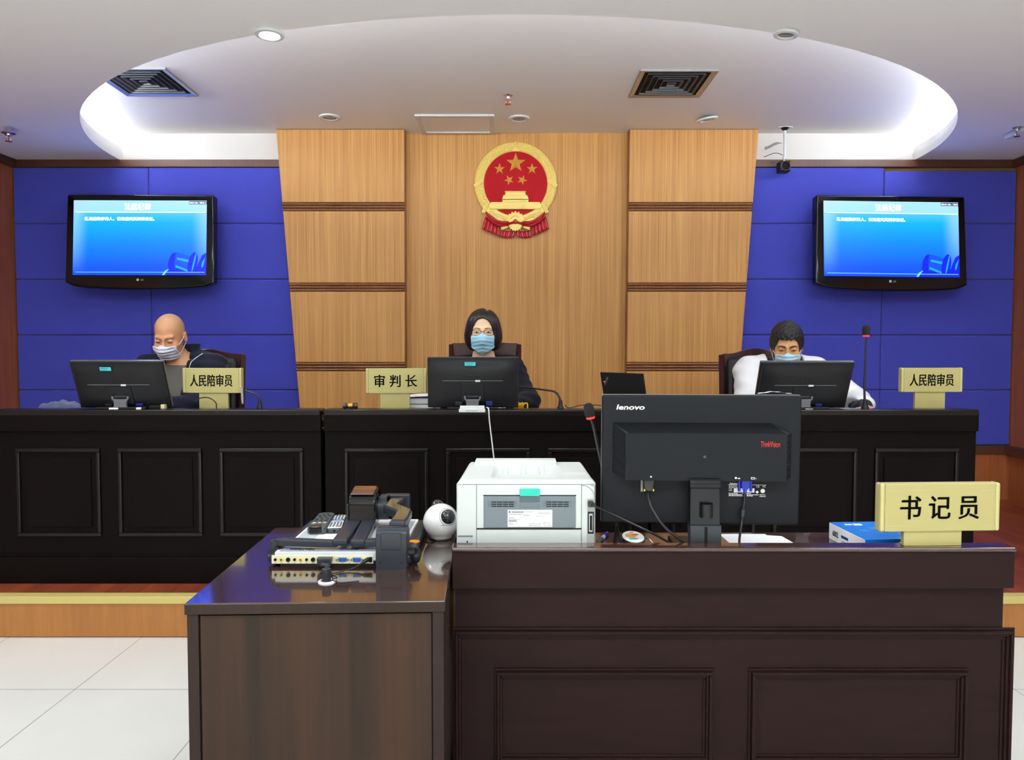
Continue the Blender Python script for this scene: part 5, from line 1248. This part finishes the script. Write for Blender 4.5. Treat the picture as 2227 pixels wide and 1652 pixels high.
# ------------------------------------------------------------------ people (bodies grown from one signed-distance field each)
f4 = np.float32
def ell(P, c, r):
    x, y, z = (P[0]-c[0])/r[0], (P[1]-c[1])/r[1], (P[2]-c[2])/r[2]
    k0 = np.sqrt(x*x+y*y+z*z)+1e-6; k1 = np.sqrt((x/r[0])**2+(y/r[1])**2+(z/r[2])**2)+1e-6
    return k0*(k0-1)/k1
def cap(P, a, b, ra, rb=None):
    rb = ra if rb is None else rb
    bx, by, bz = b[0]-a[0], b[1]-a[1], b[2]-a[2]; L2 = bx*bx+by*by+bz*bz+1e-9
    x, y, z = P[0]-a[0], P[1]-a[1], P[2]-a[2]
    t = np.clip((x*bx+y*by+z*bz)/L2, 0, 1)
    return np.sqrt((x-t*bx)**2+(y-t*by)**2+(z-t*bz)**2)-(ra+(rb-ra)*t)
def smin(a, b, k):
    h = np.clip(.5+.5*(b-a)/k, 0, 1); return b+(a-b)*h-k*h*(1-h)
def smax(a, b, k): return -smin(-a, -b, k)
def mesh_field(fn, lo, hi, h):
    """surface net of fn(P) < 0; only blocks near the surface are sampled finely"""
    B = 8; n = [int(math.ceil((b-a)/h/B)) for a, b in zip(lo, hi)]
    ax = [np.arange(k*B+1, dtype=f4)*h+a for k, a in zip(n, lo)]
    cx = [(np.arange(k, dtype=f4)+.5)*B*h+a for k, a in zip(n, lo)]
    C = np.stack(np.meshgrid(*cx, indexing='ij'), 0).reshape(3, -1)
    D = fn(C).reshape(n)
    F = np.ones([k*B+1 for k in n], f4)
    F[:-1, :-1, :-1] = np.repeat(np.repeat(np.repeat(D, B, 0), B, 1), B, 2)
    F[-1], F[:, -1], F[:, :, -1] = 1, 1, 1
    act = np.argwhere(np.abs(D) < B*h*1.25)
    off = np.arange(B+1)
    for s in range(0, len(act), 600):
        A = act[s:s+600]
        I = [(A[:, k, None]*B+off[None, :]) for k in range(3)]
        X = np.broadcast_to(ax[0][I[0]][:, :, None, None], (len(A), 9, 9, 9)); Y = np.broadcast_to(ax[1][I[1]][:, None, :, None], X.shape); Z = np.broadcast_to(ax[2][I[2]][:, None, None, :], X.shape)
        V = fn(np.stack([X.ravel(), Y.ravel(), Z.ravel()], 0)).reshape(X.shape)
        F[I[0][:, :, None, None], I[1][:, None, :, None], I[2][:, None, None, :]] = V
    Sg = F < 0; nx, ny, nz = F.shape
    cor = [(i, j, k) for i in (0, 1) for j in (0, 1) for k in (0, 1)]
    sl = lambda A, c: A[c[0]:nx-1+c[0], c[1]:ny-1+c[1], c[2]:nz-1+c[2]]
    cnt = np.zeros((nx-1, ny-1, nz-1), np.int8)
    for c in cor: cnt += sl(Sg, c)
    cells = np.argwhere((cnt > 0) & (cnt < 8))
    idx = np.full(cnt.shape, -1, np.int32); idx[cells[:, 0], cells[:, 1], cells[:, 2]] = np.arange(len(cells))
    acc = np.zeros((len(cells), 3)); num = np.zeros(len(cells))
    for c in cor:
        for d in range(3):
            if c[d]: continue
            c2 = list(c); c2[d] = 1
            fa = F[cells[:, 0]+c[0], cells[:, 1]+c[1], cells[:, 2]+c[2]]; fb = F[cells[:, 0]+c2[0], cells[:, 1]+c2[1], cells[:, 2]+c2[2]]
            m = (fa < 0) != (fb < 0); t = np.where(m, fa/np.where(m, fa-fb, 1), 0)
            p = np.array(c, float)[None, :].repeat(len(cells), 0); p[:, d] += t
            acc[m] += p[m]; num += m
    V = (cells+acc/num[:, None])*h+np.array(lo)
    Q = []
    for d in range(3):
        s0 = [slice(None)]*3; s1 = [slice(None)]*3; s0[d] = slice(0, -1); s1[d] = slice(1, None)
        E = np.argwhere(Sg[tuple(s0)] != Sg[tuple(s1)])
        a, b = [k for k in range(3) if k != d]
        E = E[(E[:, a] > 0) & (E[:, b] > 0) & (E[:, a] < F.shape[a]-1) & (E[:, b] < F.shape[b]-1)]
        q = []
        for da, db in ((1, 1), (0, 1), (0, 0), (1, 0)):
            e = E.copy(); e[:, a] -= da; e[:, b] -= db; q.append(idx[e[:, 0], e[:, 1], e[:, 2]])
        q = np.stack(q, 1); fl = Sg[E[:, 0], E[:, 1], E[:, 2]] ^ (d == 1)
        q[~fl] = q[~fl][:, ::-1]; Q.append(q)
    Q = np.concatenate(Q); Q = Q[(Q >= 0).all(1)]
    return V, Q
def field_obj(name, fn, lo, hi, h, m, parent, smooth=2, keep=None):
    V, Q = mesh_field(fn, lo, hi, h)
    me = bpy.data.meshes.new(name); me.from_pydata(V.tolist(), [], Q.tolist())
    if smooth:
        bm = bmesh.new(); bm.from_mesh(me)
        for _ in range(smooth): bmesh.ops.smooth_vert(bm, verts=bm.verts[:], factor=.5, use_axis_x=True, use_axis_y=True, use_axis_z=True)
        bm.to_mesh(me); bm.free()
    me.polygons.foreach_set('use_smooth', [True]*len(me.polygons)); me.materials.append(m)
    o = bpy.data.objects.new(name, me); COL.objects.link(o); o.parent = parent
    return o
def head_parts(P):
    ax_ = np.abs(P[0]); M = (ax_, P[1], P[2])
    sk = ell(P, (0, .012, .035), (.074, .094, .086)); fc = ell(P, (0, -.022, -.040), (.063, .071, .082)); jw = ell(P, (0, -.045, -.086), (.043, .043, .032))
    d = smin(smin(sk, fc, .03), jw, .028)
    d = smin(d, ell(M, (.043, -.066, -.034), (.022, .019, .022)), .02)
    d = smin(d, cap(M, (.010, -.086, .016), (.044, -.076, .020), .009, .008), .014)
    d = smin(d, cap(P, (0, -.090, .004), (0, -.110, -.036), .007, .012), .012)
    d = smin(d, ell(M, (.011, -.100, -.040), (.008, .010, .007)), .008)
    d = smax(d, -ell(M, (.032, -.106, -.002), (.021, .022, .014)), .014)
    d = smin(d, ell(M, (.032, -.0800, -.002), (.0155, .0125, .0105)), .004)
    d = smax(d, -cap(M, (.020, -.0945, -.0035), (.044, -.0890, -.0030), .0016), .003)
    return d, smin(smin(sk, fc, .03), jw, .028), sk, M
def head_field(P):
    d, _, _, M = head_parts(P)
    er = ell(M, (.080, .014, -.012), (.0085, .019, .032)); er = smax(er, -ell(M, (.0885, .010, -.010), (.006, .011, .020)), .004)
    d = smin(d, er, .008)
    return smin(d, cap(P, (0, .020, -.07), (0, .050, -.20), .052, .057), .03)
def mask_field(P, bott, vee, pleat):
    d, smf, _, M = head_parts(P)
    nose = cap(P, (0, -.086, .0), (0, -.114, -.040), .010, .016)
    s = smin(smin(smf, ell(M, (.043, -.066, -.036), (.024, .021, .024)), .02), nose, .055)-.0088
    z, x = P[2], M[0]
    s = s+pleat*.0019*np.sin((z+.25*x*vee)*2*np.pi/.0205)*np.clip((.062-x)/.02, 0, 1)
    sh = np.abs(s)-.0016
    top = z-(-.022+.014*np.exp(-(x/.017)**2)-.10*np.clip(x-.03, 0, 1))
    bot = (bott+vee*x)-z
    return np.maximum(np.maximum(sh, np.maximum(top, bot)), np.maximum(x-(.0645-.10*np.clip(-.06-z, 0, 1)), P[1]+.016))
skins = {k: mat('skin_'+k, c, .46, spec=.4, var=.07, vscale=28, sub=.12, bump=.10, bscale=220) for k, c in (('tan', S(214, 158, 118)), ('fair', S(242, 206, 172)), ('warm', S(208, 154, 106)))}
def person(label, eye, yaw, pitch, roll, o):
    eye = Vector(eye); Rm = (Matrix.Rotation(yaw, 3, 'Z') @ Matrix.Rotation(pitch, 3, 'X') @ Matrix.Rotation(roll, 3, 'Y'))
    hc = eye-Rm @ Vector((0, -.088, 0))
    root = thing('person', label, 'person', (o['px'], o['py'], HP+.47))
    base = root.location
    L = lambda v: Vector(v)-base
    hl = L(hc); Rn = np.array(Rm.transposed(), f4)
    def toh(P):
        q_ = np.stack([P[0]-hl.x, P[1]-hl.y, P[2]-hl.z], 0); return Rn @ q_
    sh = L((hc.x+o.get('dx', 0), hc.y+.065+o.get('dy', 0), hc.z-.205+o.get('dz', 0))); sw = o['sw']
    pel = Vector((0, .05, .09)); chest = sh.lerp(pel, .38)
    elb = [Vector(v) for v in o['elbow']]; wri = [Vector(v) for v in o['wrist']]
    shp = [sh+Vector((s*sw, .0, -.01)) for s in (-1, 1)]
    nk0 = hl+Rm @ Vector((0, .04, -.13))
    def torso(P, g=0.):
        Q = (P[0], (P[1]-sh.y)/.74, P[2])
        f = lambda v: (v.x, (v.y-sh.y)/.74, v.z)
        d = cap(Q, f(pel), f(chest), .150+g, .158+g)*.86
        d = smin(d, cap(P, tuple(chest+Vector((0, .01, .02))), tuple(sh+Vector((0, .012, -.03))), .105+g, .085+g), .06)
        d = smin(d, cap(P, tuple(shp[0]), tuple(shp[1]), .056+g), .05)
        d = smin(d, cap(P, tuple(sh+Vector((-.10, .015, .012))), tuple(sh+Vector((.10, .015, .012))), .048+g), .05)
        return d
    def arm_(P, k, g=0., end=1.):
        w_ = elb[k].lerp(wri[k], end)
        d = cap(P, tuple(shp[k]), tuple(elb[k]), .052+g, .044+g)
        return smin(d, cap(P, tuple(elb[k]), tuple(w_), .044+g, (.044-.016*end)+g), .03)
    fing = []
    for k in range(2):
        d_ = (wri[k]-elb[k]).normalized(); s = -1 if k == 0 else 1; side = d_.cross(Vector((0, 0, 1))).normalized(); 
        inw = -s
        lat = side if side.x*inw > 0 else -side        # towards the other hand: thumb side
        pc = wri[k]+d_*.045
        for j, (l1, l2) in enumerate(((.040, .034), (.045, .038), (.042, .035), (.033, .027))):
            b0 = wri[k]+d_*.082+lat*(.030-.019*j)+Vector((0, 0, .004)); b1 = b0+d_*l1+Vector((0, 0, .004)); b2 = b1+d_*l2*.8+Vector((0, 0, -.022))
            fing.append((b0, b1, b2, .0085-.0006*(j == 3)))
        t0 = wri[k]+d_*.03+lat*.026; t1 = t0+d_*.03+lat*.028; t2 = t1+d_*.028+lat*.004
        fing.append((t0, t1, t2, .0098)); fing.append((wri[k]+d_*.02, wri[k]+d_*.085+lat*.018, None, .020)); fing.append((wri[k]+d_*.02, wri[k]+d_*.08-lat*.016, None, .019))
    nkb = sh+Vector((0, .005, .02))
    def body(P):
        d = head_field(toh(P))
        t = smin(torso(P, -.012), cap(P, tuple(nk0), tuple(nkb), .053, .062), .04)
        d = smin(d, t, .03)
        for k in range(2): d = smin(d, arm_(P, k, -.008), .03)
        h_ = None
        for a, b, c, r in fing:
            e = cap(P, tuple(a), tuple(b), r, r*.95)
            if c is not None: e = np.minimum(e, cap(P, tuple(b), tuple(c), r*.95, r*.8))
            h_ = e if h_ is None else smin(h_, e, .006)
        return smin(d, h_, .012)
    lo, hi = (-.42, -.62, -.06), (.42, .34, hl.z+.17)
    field_obj('body', body, lo, hi, .0045, skins[o['skin']], root, 1)
    # clothes
    cx = o.get('vx', 0)
    def jacket(P):
        wr1 = .004*np.sin(P[2]*46+P[0]*30)*np.sin(P[0]*24-P[1]*17+1.3)+.0025*np.sin(P[2]*95+P[1]*60)
        d = torso(P, .014)
        for k in range(2): d = smin(d, arm_(P, k, .013, .93), .045)
        d = d+wr1
        X, Y, Z = P[0]-nkb.x, P[1]-nkb.y, P[2]-nkb.z
        # stand-up or turned collar
        rr = np.sqrt(X*X+(Y*1.05)**2)
        col = np.maximum(np.abs(rr-(.076+.25*np.clip(Z, 0, .1)*o.get('flare', .6)))-.0065, np.abs(Z-o.get('cz', .012))-o.get('collar', .038))
        d = smin(d, col, .014)
        d = np.maximum(d, -cap(P, tuple(nk0), tuple(nkb+Vector((0, 0, -.02))), .066, .066))
        v = o.get('vee', (.012, .34, -.16))     # half width at the bottom, spread, height of the V point
        wdt = v[0]+v[1]*np.clip(Z-v[2], 0, .4)
        cut = np.maximum(np.maximum(np.abs(X-cx*np.clip(.05-Z, 0, .3))-wdt, Y+.0), v[2]-Z)
        d = smax(d, -cut, .006)
        d = np.maximum(d, -(torso(P, .004)))
        return np.maximum(d, -.02-P[2])
    jm = o['jm']
    jk = field_obj('jacket', jacket, (-.44, -.62, -.05), (.44, .34, nkb.z+.10), .0058, jm, root, 2)
    def shirt(P):
        d = torso(P, .0035); return np.maximum(np.maximum(d, P[1]-nkb.y-.01), (P[2]-nkb.z-o.get('shirt_top', -.02)))
    field_obj('shirt', shirt, (-.3, -.3, -.02), (.3, .3, nkb.z+.06), .007, o['shirt'], root, 2)
    if o.get('panel'):
        def pan(P):
            d = 1.
            for k in range(2):
                e = np.minimum(cap(P, tuple(shp[k]+Vector((0, 0, .006))), tuple(elb[k]), .086, .076), cap(P, tuple(elb[k]), tuple(elb[k].lerp(wri[k], .75)),   .076, .060))
                e = smin(e, cap(P, tuple(sh+Vector(((-1, 1)[k]*.09, .005, .022))), tuple(shp[k]), .076, .084), .03)
                d = np.minimum(d, e)
            d = d+.004*np.sin(P[2]*60+P[0]*25)*np.sin(P[1]*22+P[0]*12)
            ax_ = np.abs(P[0]-sh.x)-np.where(P[0] > sh.x, .05*np.clip((sh.z-.02-P[2])/.1, 0, 1), 0)
            d = np.maximum(d, .10+1.2*np.clip(sh.z-P[2], 0, .07)+.4*np.clip(sh.z-.07-P[2], 0, 1)-ax_)
            return np.maximum(d, -(jacket(P)+.004))
        field_obj('white_sleeve', pan, (-.44, -.62, -.05), (.44, .34, nkb.z+.08), .0058, o['panel'], jk, 2)
    if o.get('zip'):
        pts = []
        for z_, dx_ in ((.045, .138), (.03, .120), (.015, .102), (0, .089), (-.02, .082), (-.045, .078), (-.07, .077)):
            x_ = nkb.x+dx_; yy = nkb.y-.2
            for _ in range(80):
                dv = float(jacket(np.array([[x_], [yy], [nkb.z+z_]], f4))[0])
                if dv < .002: break
                yy += max(.0012, dv*.6)
                if yy > nkb.y+.05: break
            pts.append((x_, yy-.001, nkb.z+z_))
        G().tube(bez(pts, 3), .0028, 6).build('zip', silver, jk)
    tr = o.get('trm', mat('dark_trousers', S(28, 30, 38), .85))
    def trousers(P):
        d = cap(P, (-.07, .06, .06), (.07, .06, .06), .125)
        for s in (-1, 1):
            d = smin(d, cap(P, (s*.09, .03, .075), (s*.12, -.38, .085), .085, .066), .04); d = smin(d, cap(P, (s*.12, -.38, .085), (s*.12, -.40, -.40), .066, .055), .03)
        return d
    field_obj('trousers', trousers, (-.3, -.52, -.42), (.3, .25, .25), .012, tr, root, 2)
    for s in (-1, 1): G().ball((s*.12, -.44, -.43), (.048, .125, .045), 20, 12).build('shoe', mat('shoe_black', S(20, 20, 22), .3), root)
    # head dress-up, all in head space
    hd = bpy.data.objects.new('head_frame', None)
    HM = Matrix.Translation(hl) @ Rm.to_4x4()
    bpy.data.objects.remove(hd)
    def place(ob): ob.matrix_local = HM; return ob
    mb = o.get('mask', (-.121, .35, 1.))
    mk = place(field_obj('face_mask', lambda P: mask_field(P, *mb), (-.08, -.15, -.14), (.08, .0, .02), .0018, o['mm'], root, 1))
    lp = G()
    for s in (-1, 1):
        lp.tube(bez([(s*.0625, -.056, -.034), (s*.074, -.022, -.016), (s*.0795, .004, .006), (s*.081, .026, .018), (s*.078, .036, .004)], 6), .0017, 6)
        lp.tube(bez([(s*.058, -.053, -.092), (s*.071, -.020, -.066), (s*.0765, .006, -.046), (s*.078, .030, -.030), (s*.078, .036, .0)], 6), .0017, 6)
    lp.build('ear_loop', mat('loop_white', S(235, 238, 242), .7), mk)
    # eyes in the lid slits, eyebrows
    ey = mat('eye_dark', S(26, 18, 16), .2); ew = mat('eye_white', S(226, 218, 210), .3)
    for s in (-1, 1):
        op = o.get('open', .0028)
        e_ = G().ball((s*.032, -.0885, -.0030), (.0118, .0058, op), 18, 10, (0, s*.04, 0)); e1 = place(e_.build('eye', ew if op > .002 else ey, root, 60))
        if op > .002: G().ball((s*.032+o.get('gaze', 0), -.0915, -.0026), (.0052, .0040, op*1.05), 14, 10).build('iris', ey, e1, 60)
        lid = G().tube(bez([(s*.0195, -.0930, -.0042), (s*.026, -.0952, -.0030+op*.75), (s*.034, -.0952, -.0024+op*.9), (s*.0445, -.0895, -.0036)], 6), .0011, 6); place(lid.build('eyelid_line', mat('lash_brown', S(58, 38, 32), .7), root))
        br = o.get('brow', (.0026, .0026, S(60, 46, 40)))
        eb = G().tube(bez([(s*.0135, -.0975, .0150), (s*.026, -.0950, .0195), (s*.038, -.0880, .0200), (s*.049, -.0770, .0155)], 6), [br[0]*(1.1-.6*k/18) for k in range(19)], 8)
        place(eb.build('eyebrow', mat('brow_'+o['skin'], br[2], .9), root))
    if o['hair'] == 'bob':
        def hair(P):
            d = smin(ell(P, (0, .016, .042), (.0905, .110, .090)), ell(P, (.0, .022, -.034), (.1065, .098, .094)), .05)
            th = np.arctan2(P[0]+.012, P[1]+.0)
            d = d+.0006*np.sin(th*34+P[2]*9)+.0007*np.sin(th*71+2)
            d = smax(d, ell(P, (.022, -.035, .130), (.009, .09, .014))*-1, .012)
            fx_ = P[0]+.002
            op = ell((fx_, P[1], P[2]), (0.0, -.105, -.024), (.066, .115, .100))
            d = smax(d, -op, .010)
            d = smax(d, -(P[2]+.112+.05*np.clip(np.abs(P[0])-.04, 0, .1)), .02)
            return np.maximum(d, -(head_parts(P)[2]+.006))
        hm = wood('dark_hair', S(34, 27, 26), S(20, 17, 18), .38, scl=(130, 130, 5), mixb=.2)
        place(field_obj('hair', hair, (-.125, -.125, -.135), (.125, .145, .15), .0030, hm, root, 1))
    elif o['hair'] == 'short':
        def hair(P):
            d = smin(ell(P, (0, .016, .046), (.0865, .105, .092)), ell(P, (0, .026, .0), (.0855, .090, .085)), .03)
            d = d+.0035*np.sin(P[0]*190+1)*np.sin(P[1]*170)*np.sin(P[2]*180+2)+.0018*np.sin(P[0]*420)*np.sin(P[2]*390+P[1]*330)
            y, x = P[1], np.abs(P[0])
            lin = .052-.02*np.clip((x-.045)/.02, 0, 1)-.062*np.clip((y+.068)/.05, 0, 1)-.045*np.clip((y-.02)/.05, 0, 1)+.004*np.sin(P[0]*260)
            return np.maximum(np.maximum(d, lin-P[2]), -(head_parts(P)[2]+.006))
        hm = mat('black_hair', S(24, 22, 23), .5, bump=1., bscale=420)
        place(field_obj('hair', hair, (-.11, -.11, -.12), (.11, .14, .16), .0028, hm, root, 1))
    else:
        def hair(P):
            sk = head_parts(P)[1]
            y, x = P[1], np.abs(P[0])
            lin = .090-.04*np.clip((x-.02)/.04, 0, 1)-.055*np.clip((y+.03)/.06, 0, 1)-.05*np.clip((y-.03)/.05, 0, 1)
            d = sk-(.0028*np.clip((P[2]-lin)/.03, 0, 1)-.0008)
            return np.maximum(np.maximum(d, lin-P[2]), -(sk+.004))
        place(field_obj('cropped_hair', hair, (-.1, -.11, -.12), (.1, .13, .15), .0020, mat('grey_stubble', S(205, 160, 122), .55, var=.12, vscale=60, bump=.3, bscale=900), root, 1))
    if o.get('glasses'):
        gf = mat('glasses_frame', S(70, 36, 44), .25, metal=.3); g = G(); gl = []
        for s in (-1, 1):
            pts = []
            for a in np.linspace(0, 2*PI, 37):
                ca, sa = math.cos(a), math.sin(a); ex = .5
                x = s*.0335+.0255*math.copysign(abs(ca)**ex, ca); z = -.0065+.0145*math.copysign(abs(sa)**.62, sa); y = -.1115+.010*((x*s-.005)/.055)**2
                pts.append((x, y, z))
            g.tube(pts, .0013, 6, False); gl.append(pts)
            g.tube(bez([(s*.059, -.1015, -.002), (s*.070, -.085, .001), (s*.077, -.03, .004), (s*.082, .01, .004)], 5), .0014, 6)
        g.tube(bez([(-.009, -.1105, -.001), (0, -.1145, .0015), (.009, -.1105, -.001)], 5), .0013, 6)
        go = place(g.build('eyeglasses', gf, root))
        lm = mat('lens_glass', (1, 1, 1, 1), .02, trans=1.)
        lm.node_tree.nodes['Principled BSDF'].inputs['IOR'].default_value = 1.02
        for pts in gl:
            c_ = sum((Vector(p) for p in pts[:-1]), Vector())/36
            G().raw([c_+(Vector(p)-c_)*.97 for p in pts[:-1]], [tuple(range(36))]).build('lens', lm, go, None)
    return root
navy = mat('navy_cloth', S(25, 29, 46), .85, sheen=.08, spec=.2, bump=.15, bscale=500)
suit = mat('black_suit', S(19, 20, 29), .85, sheen=.05, spec=.2, bump=.1, bscale=700)
navy2 = mat('navy_track_cloth', S(26, 32, 50), .75, sheen=.1, bump=.12, bscale=400)
PYY = 4.13
def seat(px): return W(px, 780, 4.2).x
DKz = ZDK-(HP+.47)
eL = W(356, 742, 4.06)
person('bald man in navy jacket and face mask looking down at the left of the bench', eL, math.radians(3), math.radians(20), 0,
       dict(px=seat(384), py=4.22, skin='tan', sw=.185, dx=.035, dy=.0, dz=.042, elbow=((-.285, -.20, DKz+.062), (.275, -.16, DKz+.062)), wrist=((-.12, -.40, DKz+.045), (.06, -.36, DKz+.05)),
            jm=navy, shirt=mat('grey_tee', S(96, 94, 90), .9, bump=.2, bscale=600), mm=mat('mask_pale', S(222, 224, 244), .75, sub=.1), vee=(.022, .14, -.28), collar=.062, cz=.042, flare=.75, zip=True, hair='bald', open=.0012, brow=(.0016, .0016, S(150, 112, 90)), mask=(-.119, .22, 1.)))
eW = W(1049.5, 721, 4.04)
person('woman with black bob, glasses and blue face mask facing the room', eW, math.radians(0), math.radians(1), 0,
       dict(px=seat(1052), py=4.22, skin='fair', sw=.165, elbow=((-.25, -.19, DKz+.06), (.255, -.19, DKz+.06)), wrist=((-.10, -.42, DKz+.045), (.12, -.42, DKz+.045)),
            jm=suit, shirt=mat('dark_blouse', S(22, 23, 30), .8), mm=mat('mask_blue', S(168, 220, 246), .7, sub=.1), vee=(.006, .30, -.14), collar=.026, flare=.9, hair='bob', glasses=True, open=.0034, brow=(.0017, .0017, S(96, 72, 58)), mask=(-.128, .62, .55), shirt_top=-.06))
eR = W(1713, 760, 4.04)
person('man with short black hair in a navy and white jacket behind the right monitor', eR, math.radians(-17), math.radians(14), 0,
       dict(px=seat(1717), py=4.22, skin='warm', sw=.185, dz=.062, elbow=((-.285, -.19, DKz+.062), (.30, -.19, DKz+.062)), wrist=((-.12, -.42, DKz+.045), (.24, -.43, DKz+.045)),
            jm=navy2, shirt=mat('dark_tee', S(20, 21, 26), .85), panel=mat('white_sport_cloth', S(236, 238, 242), .8, bump=.25, bscale=120), mm=mat('mask_light_blue', S(176, 216, 236), .72, sub=.1), vee=(.006, .28, -.10), collar=.040, flare=.5, hair='short', open=.0026, gaze=-.001, brow=(.0032, .003, S(34, 28, 26)), mask=(-.119, .2, 1.), shirt_top=-.05))
